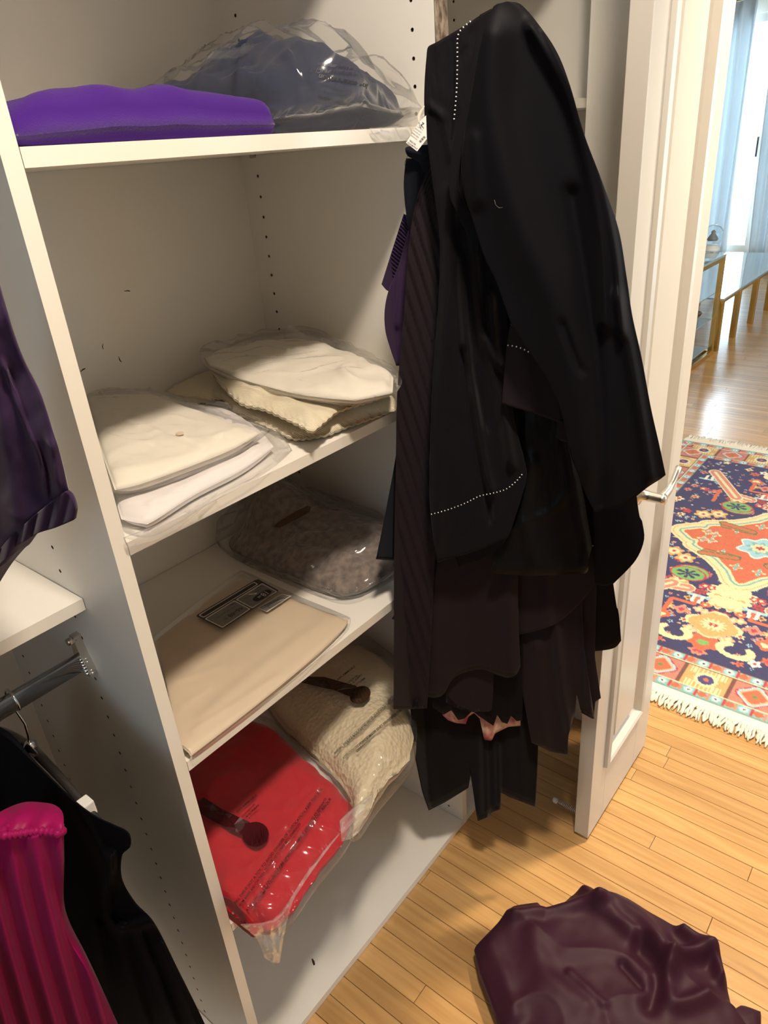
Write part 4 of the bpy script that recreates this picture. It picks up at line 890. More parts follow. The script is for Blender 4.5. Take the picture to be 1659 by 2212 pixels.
stitches('basting_row', PC, 0.126, [(1017, 46), (1000, 60), (991, 72), (988, 88), (988, 130), (987, 180), (984, 225), (980, 265)], 24, 0.62, 0.0011, jk)
stitches('basting_row', PC, 0.140, [(931, 1111), (965, 1102), (1005, 1087), (1035, 1072), (1062, 1066), (1090, 1058), (1108, 1046), (1122, 1032), (1131, 1020)], 30, 0.55, 0.0010, jk)
hm = sheet('torn_facing', PC, 0.098, [(975, 1190), (988, 1215), (992, 1228)], [(1100, 1155), (1085, 1178), (1070, 1190)], None, [(992, 1228), (1025, 1218), (1055, 1204), (1070, 1190)], M['lining'], jk, 0.002, nu=20, nv=8)
# pocket flap / cuff
cf = sheet('deep_cuff', PC, 0.134, [(1102, 700), (1095, 745), (1090, 800), (1084, 872)], [(1112, 712), (1150, 765), (1190, 830), (1210, 880), (1213, 916)], [(1102, 700), (1112, 712)], [(1084, 872), (1110, 880), (1150, 892), (1190, 906), (1213, 916)], M['brown'], jk, 0.004, [([(1130, 770), (1150, 890)], 0.004, 20)], nu=30, nv=40)
stitches('basting_row', PC, 0.1395, [(1096, 746), (1112, 748), (1130, 754), (1148, 764)], 6, 0.55, 0.0010, jk)
tl = sheet('loose_tab', PC, 0.125, [(1200, 905), (1204, 920), (1200, 950)], [(1218, 905), (1224, 930), (1227, 954)], None, [(1200, 944), (1212, 952), (1227, 956)], M['brown'], jk, 0.003, nu=8, nv=10)
# the big cape in front
cp = garment('draped_cape', 'large smooth black cape, frontmost of the dark clothes', 'cape', 0.180,
    [(1084, 6), (1062, 20), (1036, 100), (1018, 200), (1004, 280), (996, 360), (1003, 420), (1022, 480), (1046, 556), (1072, 610), (1090, 660), (1107, 705), (1146, 765), (1184, 824), (1212, 890), (1230, 970), (1262, 1060), (1284, 1106)],
    [(1106, 4), (1126, 10), (1160, 48), (1202, 110), (1230, 180), (1262, 290), (1300, 390), (1336, 494), (1354, 600), (1366, 682), (1386, 772), (1406, 880), (1424, 960), (1438, 1026)],
    [(1084, 6), (1095, 3), (1106, 4)], [(1284, 1106), (1300, 1104), (1330, 1098), (1360, 1082), (1376, 1071), (1400, 1052), (1425, 1036), (1438, 1026)], m=M['black'], thick=0.034,
    ridges=[([(1150, 60), (1225, 200), (1270, 350), (1300, 520), (1308, 700)], 0.014, 16), ([(1175, 60), (1250, 220), (1300, 400), (1330, 560), (1340, 720)], 0.012, 11), ([(1060, 80), (1060, 250), (1120, 480), (1200, 660), (1240, 800), (1270, 1000)], 0.016, 46), ([(1335, 640), (1370, 820), (1405, 1030)], 0.010, 14), ([(1235, 420), (1270, 640), (1290, 820), (1300, 1090)], -0.010, 18), ([(1020, 300), (1030, 430)], 0.008, 18), ([(1215, 700), (1248, 790), (1260, 800)], -0.006, 9)], nu=90, nv=120, edge=0.004)
sheet('neck_fold', PC, 0.142, [(1045, 400), (1030, 440), (1005, 440), (990, 470)], [(1060, 420), (1056, 470), (1040, 520), (1035, 560)], None, None, M['black'], cp, 0.004, nu=12, nv=20)
tubeobj('lint', [PC.hit(u, v, 0.200) for u, v in ((1068, 432), (1071, 443), (1078, 449), (1086, 448))], 0.0002, M['printgrey'], cp, 5)
# hang tag
TG = Plane(tuple(PC.hit(900, 290, 0.125)[:2]), (0.63, -0.77))
tg = empty('price_tag', TG.hit(905, 260), 'white card garment tag on a pale ribbon loop, at the jacket\'s left edge', 'tag')
bm = bmesh.new(); tag_px = [(877, 308.5), (901, 327), (922, 300), (920.5, 249), (904.5, 265)]
fa = [bm.verts.new(TG.hit(*p, 0.0008)) for p in tag_px]; fb = [bm.verts.new(TG.hit(*p, 0.0)) for p in tag_px]
bm.faces.new(fa); bm.faces.new(fb[::-1])
for k in range(5): bm.faces.new((fa[k], fb[k], fb[(k + 1) % 5], fa[(k + 1) % 5]))
bmesh.ops.recalc_face_normals(bm, faces=bm.faces); obj('card', bm, M['paper'], tg)
sheet('ribbon', TG, 0.0016, [(917, 228), (908, 238), (902, 250), (902, 258), (905, 266)], [(917, 231), (912, 242), (908.5, 252), (907, 259), (906.5, 267)], None, None, M['white'], tg, 0.0004, nu=4, nv=24)
sheet('ribbon', TG, 0.0016, [(905, 265), (906, 270), (908, 275)], [(907, 264), (908.5, 270), (910, 276)], None, None, M['white'], tg, 0.0004, nu=2, nv=6)
ex = np.array([-21.0, -15.6]); ey = np.array([13.0, -17.0]); ex /= np.linalg.norm(ex); ey /= np.linalg.norm(ey)
def tagprint(body, p0, width, ratio, mm='print'):
    me = text_mesh(body, 1.0, 0.008); x1 = max(v.co.x for v in me.vertices); s = width / x1; p0 = np.array(p0, float)
    for v in me.vertices:
        q = p0 + ex * v.co.x * s - ey * v.co.y * s * ratio; v.co = Vector(TG.hit(*q, 0.0013))
    obj('tag_print', me, M[mm], tg)
tagprint('groupe MOVITEX', (902, 321), 26, 1.3); tagprint('RN 77392', (899, 311), 16, 1.3)
for k, (body, p, w) in enumerate((('100% POLYESTER', (902, 301), 17), ('SHELL LINING', (905, 296), 18), ('DRY CLEAN ONLY', (908, 291), 18), ('LAVAGE A FROID', (911, 286), 17), ('DO NOT BLEACH', (914, 281), 15), ('TAILLE 46', (917, 276), 13), ('Z', (917, 267), 6))): tagprint(body, p, w, 1.2)
for k in range(12):
    p = np.array([905, 305]) + (np.array([916, 293]) - np.array([905, 305])) * k / 11
    if k % 4 == 3: continue
    q = [p, p + np.array([0.55, -0.6]), p + np.array([0.55, -0.6]) + np.array([4.0, 3.0]), p + np.array([4.0, 3.0])]
    bm = bmesh.new(); bm.faces.new([bm.verts.new(TG.hit(*z, 0.0013)) for z in q]); obj('barcode_bar', bm, M['print'], tg)
rebase(tg)

# ================================================================ clothes in the left section
PL = Plane((-0.115, -0.05), (-0.3, 1))
sp_ = sheet('hanging_sweatpants', PL, 0.0, [(-190, -420), (-150, 200), (-100, 900), (-70, 1300)], [(-130, -420), (-85, 200), (-50, 450), (0, 640), (40, 760), (84, 850), (112, 935), (132, 1000), (146, 1062)], None, [(-70, 1300), (-40, 1240), (0, 1190), (30, 1164), (60, 1130), (100, 1095), (146, 1064)], M['purple'], None, 0.016,
    [([(10, 790), (50, 900), (85, 980), (100, 1060)], 0.006, 7), ([(20, 800), (58, 910), (93, 990), (106, 1060)], -0.004, 4), ([(-40, 700), (20, 1000), (30, 1120)], 0.012, 30), ([(110, 960), (125, 1050)], 0.008, 12)], 0.008, (0.012, 0.008), nu=70, nv=110, ymax=None)
tag(sp_, 'dark purple sweatpants leg with gathered cuff, hanging at upper left', 'trousers')
sheet('elastic_cuff', PL, 0.006, [(-70, 1300), (-68, 1350)], [(140, 1062), (152, 1072), (161, 1096), (158, 1122)], [(-70, 1300), (0, 1186), (60, 1126), (100, 1092), (140, 1062)], [(-68, 1350), (-30, 1262), (0, 1219), (14, 1206), (34, 1180), (56, 1168), (82, 1152), (120, 1140), (158, 1124)], M['purple'], sp_, 0.030, nu=140, nv=16, pleat=lambda s, t, u, v: 0.006 * abs(math.sin((u + 0.25 * v) / 9.5)) * (0.35 + 0.65 * min(1, (150 - u) / 90.0)))
# hangers and dresses on the lower rod
XH = -0.133
def hanger(name, x, label, tilt=0.0, clipped=True):
    t = empty(name, (x, 0.172, 0.957), label, 'hanger', 'hangers on the lower rod')
    top = 0.957 + 0.0155 + 0.002
    pts = []
    for k in range(0, 15):
        a = math.radians(200 - 215 * k / 14.0); pts.append((x, 0.172 - 0.018 * math.cos(a) * -1.0, top - 0.016 + 0.018 * math.sin(a)))
    pts = pts[::1]
    pts += [(x, 0.158, 0.925), (x, 0.164, 0.900), (x, 0.172, 0.885), (x, 0.172, 0.868)]
    tubeobj('hook', pts, 0.0019, M['chrome'], t, 8)
    for s in (-1, 1):
        arm = [(x, 0.172, 0.868)] + [(x, 0.172 + s * 0.19 * q, 0.868 - 0.012 * q - 0.055 * q ** 2.2) for q in (0.15, 0.3, 0.5, 0.7, 0.85, 1.0)]
        tubeobj('arm', arm, [0.008, 0.007, 0.0065, 0.006, 0.006, 0.006, 0.005], M['hanger'], t, 10)
    bm = bmesh.new(); lathe(bm, [(0.003, 0.0), (0.008, 0.002), (0.009, 0.018), (0.005, 0.024)], (x, 0.172, 0.860), 14); obj('collar', bm, M['chrome'], t, True)
    if clipped:
        y = 0.172 - 0.132; z = 0.868 - 0.012 * 0.61 - 0.055 * 0.61 ** 2.2
        bm = bmesh.new(); box(bm, x - 0.008, x + 0.008, y - 0.010, y + 0.010, z - 0.014, z + 0.0085, 0.002); obj('size_clip', bm, M['rubber'], t)
    rebase(t); return t
M['hanger'] = mat('smoky plastic hanger', (0.035, 0.03, 0.028), 0.12, coat=0.4)
hanger('clothes_hanger', XH, 'smoky plastic hanger with pale size clip and steel hook, on the lower rod')
PD = Plane((XH - 0.016, -0.03), (-0.12, 1))
dr = sheet('hanging_dress', PD, 0.0, [(-45, 1560), (-45, 1800), (-45, 2320)], [(50, 1626), (98, 1672), (163, 1734), (208, 1766), (246, 1784), (276, 1800), (280, 1830), (262, 1850), (262, 1900), (290, 1950), (332, 1996), (380, 2090), (440, 2212), (488, 2320)], [(-45, 1560), (0, 1582), (30, 1606), (50, 1626)], [(-45, 2320), (488, 2320)], M['blackdress'], None, 0.005,
    [([(240, 1850), (232, 1940), (250, 2000), (330, 1990)], 0.010, 10), ([(300, 2010), (380, 2212)], 0.008, 9), ([(260, 2010), (320, 2212)], 0.008, 10), ([(350, 2040), (425, 2212)], 0.007, 8), ([(150, 1720), (250, 1900)], 0.006, 14), ([(210, 2000), (250, 2212)], 0.007, 12)], nz=0.004, nzs=(0.02, 0.006), nu=110, nv=120, ymax=0.40)
tag(dr, 'long black dress on the smoky hanger, lower left', 'dress')
PM = Plane(tuple(atx(66, 1790, -0.215)[:2]), (0.6215, -0.7799))
def mpl(s, t, u, v): return 0.0075 * math.sin((u - 0.24 * (v - 1780)) / 8.5 + 0.8 * math.sin(v / 140.0)) * min(1, t * 4 + 0.15)
mg = sheet('pleated_dress', PM, 0.0, [(-60, 1808), (-60, 2000), (-60, 2330)], [(132, 1792), (134, 1880), (134, 1972), (150, 2030), (190, 2100), (245, 2212), (300, 2330)], [(-60, 1808), (0, 1806), (60, 1808), (132, 1792)], [(-60, 2330), (300, 2330)], M['magenta'], None, 0.05, [], nu=150, nv=90, pleat=mpl)
tag(mg, 'magenta pleated garment with ruched top, lower left corner', 'dress')
# ruched opening: a gathered ring
ring = poly([(-30, 1800), (0, 1798), (20, 1786), (45, 1778), (75, 1775), (105, 1776), (126, 1784), (134, 1796), (126, 1800), (108, 1797), (75, 1796), (40, 1801), (5, 1806), (-30, 1812)], 90)
pts = []
for k, (u, v) in enumerate(ring):
    back = 1.0 - min(1.0, max(0.0, (v - 1775) / 30.0)); p = PM.hit(u, v, 0.006 - 0.035 * back); pts.append(p)
bm = bmesh.new(); tube(bm, pts + [pts[0]], [0.0048 + 0.0014 * math.sin(k * 2.1) for k in range(91)], 8, False); bmesh.ops.recalc_face_normals(bm, faces=bm.faces); obj('ruched_band', bm, M['magenta'], mg, True)

# ================================================================ burgundy heap on the floor
PZ = xyz(0.04)
pile = blob('crumpled_garment', PZ, [(1088, 1990), (1024, 2054), (1036, 2110), (1075, 2212), (1110, 2330)], [(1382, 1990), (1470, 2030), (1545, 2058), (1562, 2100), (1580, 2180), (1700, 2330)], [(1088, 1990), (1112, 1962), (1162, 1954), (1180, 1974), (1215, 1958), (1252, 1928), (1272, 1926), (1284, 1938), (1318, 1932), (1350, 1950), (1382, 1990)], [(1110, 2330), (1350, 2330), (1700, 2330)], 0.0004, 0.085, M['burgundy'], None, 3.0,
    ridges=[([(1110, 2000), (1200, 1985), (1300, 1975)], 0.020, 16), ([(1255, 1930), (1290, 1985)], 0.016, 14), ([(1320, 1975), (1390, 2030), (1440, 2120)], 0.030, 22), ([(1290, 1980), (1360, 2050)], 0.016, 14), ([(1470, 2040), (1500, 2060), (1545, 2075)], 0.030, 14), ([(1380, 2080), (1420, 2130), (1400, 2200)], -0.02, 20), ([(1450, 2100), (1530, 2085), (1555, 2130)], 0.034, 16), ([(1430, 2130), (1450, 2200), (1520, 2180)], 0.020, 18), ([(1150, 2040), (1180, 2140), (1260, 2200)], 0.010, 22), ([(1060, 2060), (1090, 2130), (1110, 2212)], 0.010, 18), ([(1340, 2110), (1380, 2160)], -0.012, 9), ([(1230, 2130), (1300, 2200)], 0.009, 10)], nz=0.016, nzs=8, rd=0.008, rds=8, nu=130, nv=110, smooth=False)
tag(pile, 'crumpled burgundy satin garment heaped on the oak floor', 'clothes')
fl_ = blob('buttoned_placket', xyz(0.03), [(1500, 2212), (1520, 2260)], [(1590, 2170), (1640, 2188), (1645, 2240)], [(1500, 2212), (1540, 2190), (1580, 2186), (1600, 2170)], [(1520, 2260), (1600, 2260), (1645, 2240)], 0.0004, 0.05, M['burgundy'], pile, 5.0, nz=0.006, nu=40, nv=20, smooth=False)
c = Vector(atz(1574, 2206, 0.058)); bm = bmesh.new(); bmesh.ops.create_uvsphere(bm, u_segments=16, v_segments=10, radius=0.0055, matrix=Matrix.Translation(c) @ Matrix.Diagonal((1, 1, 0.55, 1))); o = obj('button', bm, M['nickel'], pile, True); o['label'] = 'silver shank button'

# dark coats added along both rods to absorb light (to the left of the camera's view)
for k, (x, zr, ln_) in enumerate(((-0.46, 0.957, 0.72), (-0.60, 0.957, 0.66), (-0.76, 0.957, 0.75), (-0.46, 1.93, 0.62), (-0.62, 1.93, 0.58), (-0.80, 1.93, 0.64))):
    cyl = 0.172; F = np.zeros((13, 25, 3)); B = np.zeros_like(F)
    for j in range(13):
        t = j / 12; hw = (0.04 + 0.17 * min(1, t * 5) ** 0.7) * (1 + 0.1 * t)
        for i in range(25):
            s_ = i / 12 - 1; zz = zr - 0.055 - ln_ * t - 0.03 * abs(s_) * (1 - t); yy = cyl + hw * s_
            w = 0.030 * (1 - s_ * s_) ** 0.5 + 0.004; fo = 0.008 * math.sin(i * 1.3 + k) * t
            F[j, i] = (x - w + fo, yy, zz); B[j, i] = (x + w + fo, yy, zz)
    g = empty('added_coat', (x, cyl, zr), ('dark coat added on the lower rod to absorb light, place %s from the shelves, out of frame', 'dark coat added on the upper rod to absorb light, place %s from the shelves, out of frame')[k // 3] % ('two', 'three', 'four')[k % 3], 'coat', 'dark coats added out of frame to absorb light')
    shell('coat', F, B, M[('navy', 'black2', 'brown')[k % 3]], g)
    tubeobj('hanger_hook', [(x, cyl - 0.018, zr), (x, cyl - 0.014, zr + 0.014), (x, cyl, zr + 0.0178), (x, cyl + 0.014, zr + 0.012), (x, cyl + 0.016, zr - 0.006), (x, cyl, zr - 0.03), (x, cyl, zr - 0.07)], 0.0018, M['chrome'], g, 6)
    rebase(g)

# ================================================================ the room beyond the doorway
# --- oriental rug: a flat woven picture, drawn into a colour attribute
RX0, RX1, RYC, RHW = 1.502, 3.575, -0.27, 0.655
RXC = (RX0 + RX1) / 2
cell = 0.0042
nx = int((RX1 - RX0) / cell); ny = int(2 * RHW / cell)
gx = RX0 + (RX1 - RX0) * np.arange(nx + 1) / nx; gy = RYC - RHW + 2 * RHW * np.arange(ny + 1) / ny
XX, YY = np.meshgrid(gx, gy, indexing='ij')
DX, DY = np.abs(XX - RXC), np.abs(YY - RYC)          # the pattern repeats in four quarters
hlx, hly = (RX1 - RX0) / 2, RHW
def lin(r, g, b): return np.array([((c / 255.0) / 12.92 if c <= 10 else ((c / 255.0 + 0.055) / 1.055) ** 2.4) for c in (r, g, b)])
NAVY, CREAM, ORANGE, TEAL, GOLD, RED, SALMON, BLUE, GREEN, BROWN, WHITE_, PEACH = [lin(*c) * 0.88 for c in ((52, 48, 98), (232, 214, 160), (212, 96, 50), (120, 178, 170), (214, 166, 90), (190, 40, 60), (212, 130, 108), (150, 200, 214), (120, 176, 90), (120, 70, 58), (236, 228, 214), (226, 172, 130))]
IM = np.zeros(XX.shape + (3,)); IM[:] = NAVY
def q_(u, v):
    p = atz(u, v, 0.006); return (abs(p[0] - RXC), abs(p[1] - RYC))
def sdpoly(P, X, Y):
    P = np.array(P); n = len(P); d = np.full(X.shape, 1e9); ins = np.zeros(X.shape, bool)
    for i in range(n):
        a, b = P[i], P[(i + 1) % n]; e = b - a; wx, wy = X - a[0], Y - a[1]
        t = np.clip((wx * e[0] + wy * e[1]) / max(e @ e, 1e-12), 0, 1); d = np.minimum(d, np.hypot(wx - e[0] * t, wy - e[1] * t))
        c = ((a[1] > Y) != (b[1] > Y)); ins ^= c & (X < (b[0] - a[0]) * (Y - a[1]) / (b[1] - a[1] + 1e-12) + a[0])
    return np.where(ins, -d, d)
def put(mask, c): IM[mask] = c
def flower(cx, cy, r, n, c, a=0.16, inner=None, ir=0.5, asp=1.0):
    rr = np.hypot((DX - cx), (DY - cy) / asp); th = np.arctan2((DY - cy) / asp, DX - cx); m = rr < r * (1 - a + a * np.cos(n * th)); put(m, c)
    if inner is not None: put(rr < r * ir * (1 - a * 0.6 + a * 0.6 * np.cos(n * th + 0.6)), inner)
def stroke(pts, w, c):
    d = np.full(DX.shape, 1e9)
    for a, b in zip(pts[:-1], pts[1:]):
        a, b = np.array(a), np.array(b); e = b - a; t = np.clip(((DX - a[0]) * e[0] + (DY - a[1]) * e[1]) / max(e @ e, 1e-12), 0, 1)
        d = np.minimum(d, np.hypot(DX - a[0] - e[0] * t, DY - a[1] - e[1] * t))
    put(d < w, c)
# small filling motifs on the navy field
rg = random.Random(3)
for _ in range(170):
    cx, cy = rg.uniform(0.05, hlx - 0.2), rg.uniform(0.0, hly - 0.2)
    flower(cx, cy, rg.uniform(0.006, 0.011), 5, rg.choice((PEACH, WHITE_, SALMON, BLUE)), 0.3, NAVY, 0.35)
for _ in range(46):
    cx, cy = rg.uniform(0.1, hlx - 0.2), rg.uniform(0.0, hly - 0.2)
    flower(cx, cy, rg.uniform(0.016, 0.026), rg.choice((4, 5, 6)), rg.choice((RED, SALMON, ORANGE, GOLD, CREAM)), 0.22, rg.choice((CREAM, RED, BROWN)), 0.4)
# medallion
P0 = [q_(*p) for p in ((1481, 1146), (1498, 1163), (1512, 1165), (1508, 1177), (1530, 1190), (1554, 1206), (1580, 1232), (1606, 1259))]
P0 = [(0.0, P0[0][1])] + P0 + [(P0[-1][0] + 0.01, 0.0), (0, 0)]
sd = sdpoly(P0, DX, DY)
put(sd < 0.062, CREAM); put((sd < 0.050) & (sd > 0.046), GOLD); put(sd < 0.024, TEAL); put(sd < 0.015, CREAM); put(sd < 0.004, ORANGE)
for u, v in ((1583, 1306), (1600, 1290), (1562, 1290)): flower(*q_(u, v), 0.060, 9, CREAM, 0.12)
flower(*q_(1583, 1306), 0.05, 5, GOLD, 0.2, CREAM, 0.8)
for u, v in ((1470, 1250), (1480, 1205), (1456, 1190)): flower(*q_(u, v), 0.042, 6, GOLD, 0.14, CREAM, 0.6); flower(*q_(u, v), 0.010, 5, RED, 0.2)
# inside the medallion
flower(0.0, 0.0, 0.095, 6, WHITE_, 0.14); flower(0, 0, 0.085, 6, BLUE, 0.14); flower(0, 0, 0.055, 8, TEAL, 0.2, CREAM, 0.7); flower(0, 0, 0.018, 5, RED, 0.2)
for u, v in ((1545, 1155), (1560, 1195), (1590, 1225), (1530, 1150)):
    c = q_(u, v); flower(*c, 0.026, 4, CREAM, 0.25, SALMON, 0.6); stroke([(c[0] - 0.03, c[1]), (c[0] + 0.03, c[1])], 0.003, TEAL)
for a, b in (((1525, 1190), (1592, 1205)), ((1562, 1130), (1626, 1150))):
    stroke([q_(*a), q_(*b)], 0.018, BROWN); stroke([q_(*a), q_(*b)], 0.0145, GREEN * 0.7); stroke([q_(*a), q_(*b)], 0.010, ORANGE)
# field flowers
for (u, v), r, n, c, ci, ir in (((1546, 1352), 0.125, 4, CREAM, GOLD, 0.84), ((1522, 1389), 0.07, 5, ORANGE, GREEN, 0.3), ((1537, 1270), 0.028, 5, RED, CREAM, 0.4), ((1523, 1307), 0.028, 5, ORANGE, CREAM, 0.4), ((1472, 1316), 0.042, 4, SALMON, RED, 0.4), ((1645, 1300), 0.03, 5, RED, CREAM, 0.4), ((1630, 1435), 0.03, 5, WHITE_, RED, 0.3), ((1522, 1322), 0.03, 4, PEACH, CREAM, 0.5), ((1495, 1360), 0.03, 4, PEACH, CREAM, 0.5), ((1573, 1382), 0.03, 4, PEACH, CREAM, 0.5), ((1600, 1343), 0.03, 4, PEACH, CREAM, 0.5), ((1655, 1395), 0.05, 4, ORANGE, CREAM, 0.5)):
    flower(*q_(u, v), r * 0.72, n, c, 0.16, ci, ir)
c = q_(1546, 1352); flower(*c, 0.038, 12, CREAM, 0.2); flower(*c, 0.012, 5, RED, 0.3)
for c0, s in (((1458, 1364), 1), ((1590, 1408), 1)):
    c = q_(*c0)
    stroke([(c[0] + 0.036 * math.cos(a), c[1] + 0.050 * math.sin(a)) for a in np.linspace(-2.6, 2.2, 14)], 0.010, CREAM)
for c0 in ((1495, 1236), (1592, 1095)):
    c = q_(*c0); rr = np.hypot((DX - c[0]) / 0.046, (DY - c[1]) / 0.062); put(rr < 1.12, RED); put(rr < 1.0, GREEN); put((rr < 0.72) & (np.cos(7 * np.arctan2(DY - c[1], DX - c[0])) > rr * 2 - 1.2), NAVY)
for c0, c1 in (((1440, 1262), (1485, 1270)), ((1545, 1020), (1590, 1075))):
    a, b = q_(*c0), q_(*c1); stroke([a, b], 0.030, CREAM); stroke([a, b], 0.024, SALMON); stroke([a, b], 0.007, CREAM)
for pts in (((1430, 1320), (1452, 1292), (1500, 1305), (1508, 1292)), ((1534, 1062), (1555, 1060), (1540, 1082))):
    stroke([q_(*p) for p in pts], 0.0085, ORANGE)
for p in ((1510, 1288), (1530, 1036)):
    c = q_(*p); stroke([(c[0], c[1] - 0.035), (c[0], c[1] + 0.035)], 0.009, BLUE); stroke([(c[0], c[1] - 0.015), (c[0] + 0.045, c[1] - 0.012)], 0.0065, WHITE_); stroke([(c[0], c[1] + 0.015), (c[0] + 0.045, c[1] + 0.012)], 0.0065, WHITE_)
# borders
bd = np.minimum(hlx - DX, hly - DY)                  # distance to the edge
along = np.where(hlx - DX < hly - DY, YY - RYC + 10, XX - RXC + 10.06)
def guard(lo, hi):
    m = (bd > lo) & (bd < hi); put(m, TEAL)
    mid = (lo + hi) / 2; w = (hi - lo) / 2; ph = (along / 0.082) % 1.0
    d1 = np.hypot((ph - 0.5) * 0.082, bd - mid); put(m & (d1 < w * 0.95), BLUE); put(m & (d1 < w * 0.6), WHITE_); put(m & (d1 < w * 0.25), NAVY)
    d2 = np.hypot((((ph + 0.5) % 1.0) - 0.5) * 0.082, bd - mid); put(m & (d2 < w * 0.85), ORANGE); put(m & (np.abs(ph - 0.22) < 0.05), RED); put(m & (np.abs(ph - 0.78) < 0.05), SALMON)
mb = (bd > 0.045) & (bd < 0.150); put(bd < 0.195, BROWN); put(mb, PEACH)
ph = (along / 0.145); k = np.floor(ph) % 2; f = ph - np.floor(ph)
put(mb & (k == 0), GOLD * 0.95); put(mb & (k == 1), SALMON * 0.85)
stripes = ((along / 0.012) % 1.0 < 0.45) & (np.abs(bd - 0.0975) > 0.018); put(mb & (k == 0) & stripes & (f > 0.1) & (f < 0.9), CREAM)
d = np.hypot((f - 0.5) * 0.145, bd - 0.0975)
put(mb & (k == 0) & (d < 0.036), CREAM); put(mb & (k == 0) & (d < 0.024), NAVY * 1.6); put(mb & (k == 0) & (d < 0.008), ORANGE)
ang = np.arctan2(bd - 0.0975, (f - 0.5) * 0.145); dd = d / (1 + 0.12 * np.cos(4 * ang))
put(mb & (k == 1) & (dd < 0.050), RED); put(mb & (k == 1) & (dd < 0.045), BLUE); put(mb & (k == 1) & (dd < 0.038), PEACH); put(mb & (k == 1) & (dd < 0.031), ORANGE); put(mb & (k == 1) & (dd < 0.008), GREEN * 0.6)
put(mb & ((f < 0.04) | (f > 0.96)), BROWN)
guard(0.008, 0.040); guard(0.158, 0.192)
put((bd > 0.153) & (bd < 0.158) | (bd > 0.040) & (bd < 0.045), CREAM); put(bd < 0.008, TEAL * 0.8)
IM[:] = IM * 0.86 + IM.mean(axis=2, keepdims=True) * 0.14 + 0.012; IM *= (0.90 + 0.20 * np.random.rand(*IM.shape[:2], 1))
ZR = 0.007
V = np.stack([XX.ravel(), YY.ravel(), np.full(XX.size, ZR)], 1)
idx = np.arange(XX.size).reshape(XX.shape)
Q = np.stack([idx[:-1, :-1], idx[1:, :-1], idx[1:, 1:], idx[:-1, 1:]], -1).reshape(-1, 4)
me = bpy.data.meshes.new('pile'); me.vertices.add(len(V)); me.vertices.foreach_set('co', V.ravel().astype(np.float32))
me.loops.add(Q.size); me.loops.foreach_set('vertex_index', Q.ravel().astype(np.int32)); me.polygons.add(len(Q))
me.polygons.foreach_set('loop_start', (np.arange(len(Q)) * 4).astype(np.int32)); me.polygons.foreach_set('loop_total', np.full(len(Q), 4, np.int32)); me.update()
at = me.color_attributes.new('Col', 'FLOAT_COLOR', 'POINT')
at.data.foreach_set('color', np.concatenate([np.clip(IM, 0, 1), np.ones(IM.shape[:2] + (1,))], 2).ravel().astype(np.float32))
M['rug'] = colattr('rug wool'); M['fringe'] = mat('cotton fringe', (0.74, 0.69, 0.58), 0.9)
rug = empty('oriental_rug', (RXC, RYC, 0), 'oriental rug, navy with an orange medallion and fringed ends, beyond the doorway', 'rug')
obj('woven_pile', me, M['rug'], rug)
boxobj('rug_back', RX0, RX1, RYC - RHW, RYC + RHW, 0.0003, ZR - 0.0003, M['fringe'], rug)
for name, x0, s in (('fringe', RX0, -1), ('fringe', RX1, 1)):
    boxobj('selvedge', min(x0, x0 + s * 0.040), max(x0, x0 + s * 0.040), RYC - RHW, (-0.108 if s < 0 else RYC + RHW), 0.0003, ZR - 0.001, M['fringe'], rug)
    bm = bmesh.new(); rr = random.Random(5)
    y = RYC - RHW + 0.004
    while y < (-0.112 if s < 0 else RYC + RHW):
        p = [Vector((x0 + s * 0.037, y, 0.005))]; dy = rr.uniform(-0.004, 0.004)
        for k in range(1, 4): dy += rr.uniform(-0.006, 0.006); p.append(Vector((x0 + s * (0.037 + rr.uniform(0.014, 0.021) * k), y + dy, 0.0065 + rr.uniform(-0.002, 0.003))))
        tube(bm, p, [0.0042, 0.0046, 0.0042, 0.0022], 4); y += rr.uniform(0.0035, 0.0050)
    f = obj(name, bm, M['fringe'], rug, True); f['kind'] = 'stuff'
rebase(rug)

# --- brass and glass vitrine, low brass table, ornaments
YB = 0.785
cab = empty('display_cabinet', (5.0, YB + 0.18, 0), 'low brass and glass display cabinet just right of the door leaf', 'cabinet')
def bar(nm, a, b, w, m, p):
    a, b = Vector(a), Vector(b); lo = [min(a[k], b[k]) - w / 2 for k in range(3)]; hi = [max(a[k], b[k]) + w / 2 for k in range(3)]
    return boxobj(nm, lo[0], hi[0], lo[1], hi[1], lo[2], hi[2], m, p, 0.003)
cx0, cx1, cy0, cy1, ch = 4.50, 5.40, YB, YB + 0.36, 0.74
for x in (cx0, cx1):
    for y in (cy0, cy1): bar('post', (x, y, 0.0175), (x, y, ch - 0.03), 0.035, M['brass'], cab)
for z in (0.0175, ch - 0.03):
    for y in (cy0, cy1): bar('rail', (cx0 + 0.018, y, z), (cx1 - 0.018, y, z), 0.03, M['brass'], cab)
    for x in (cx0, cx1): bar('rail', (x, cy0 + 0.018, z), (x, cy1 - 0.018, z), 0.03, M['brass'], cab)
M['tglass'] = mat('table glass', (0.62, 0.78, 0.86), 0.04); pb(M['tglass']).inputs['Transmission Weight'].default_value = 0.55; pb(M['tglass']).inputs['IOR'].default_value = 1.5
boxobj('glass_top', cx0 - 0.02, cx1 + 0.02, cy0 - 0.02, cy1 + 0.02, ch - 0.0145, ch, M['tglass'], cab, 0.002)
for z in (0.055, 0.27, 0.46): boxobj('glass_shelf', cx0 + 0.018, cx1 - 0.018, cy0 + 0.018, cy1 - 0.018, z, z + 0.008, M['tglass'], cab)
rebase(cab)
tbl = empty('low_table', (6.5, YB + 0.3, 0), 'low brass table with a glass top, right of the display cabinet', 'table')
tx0, tx1, ty1, tz = 5.47, 7.75, YB + 0.62, 0.41
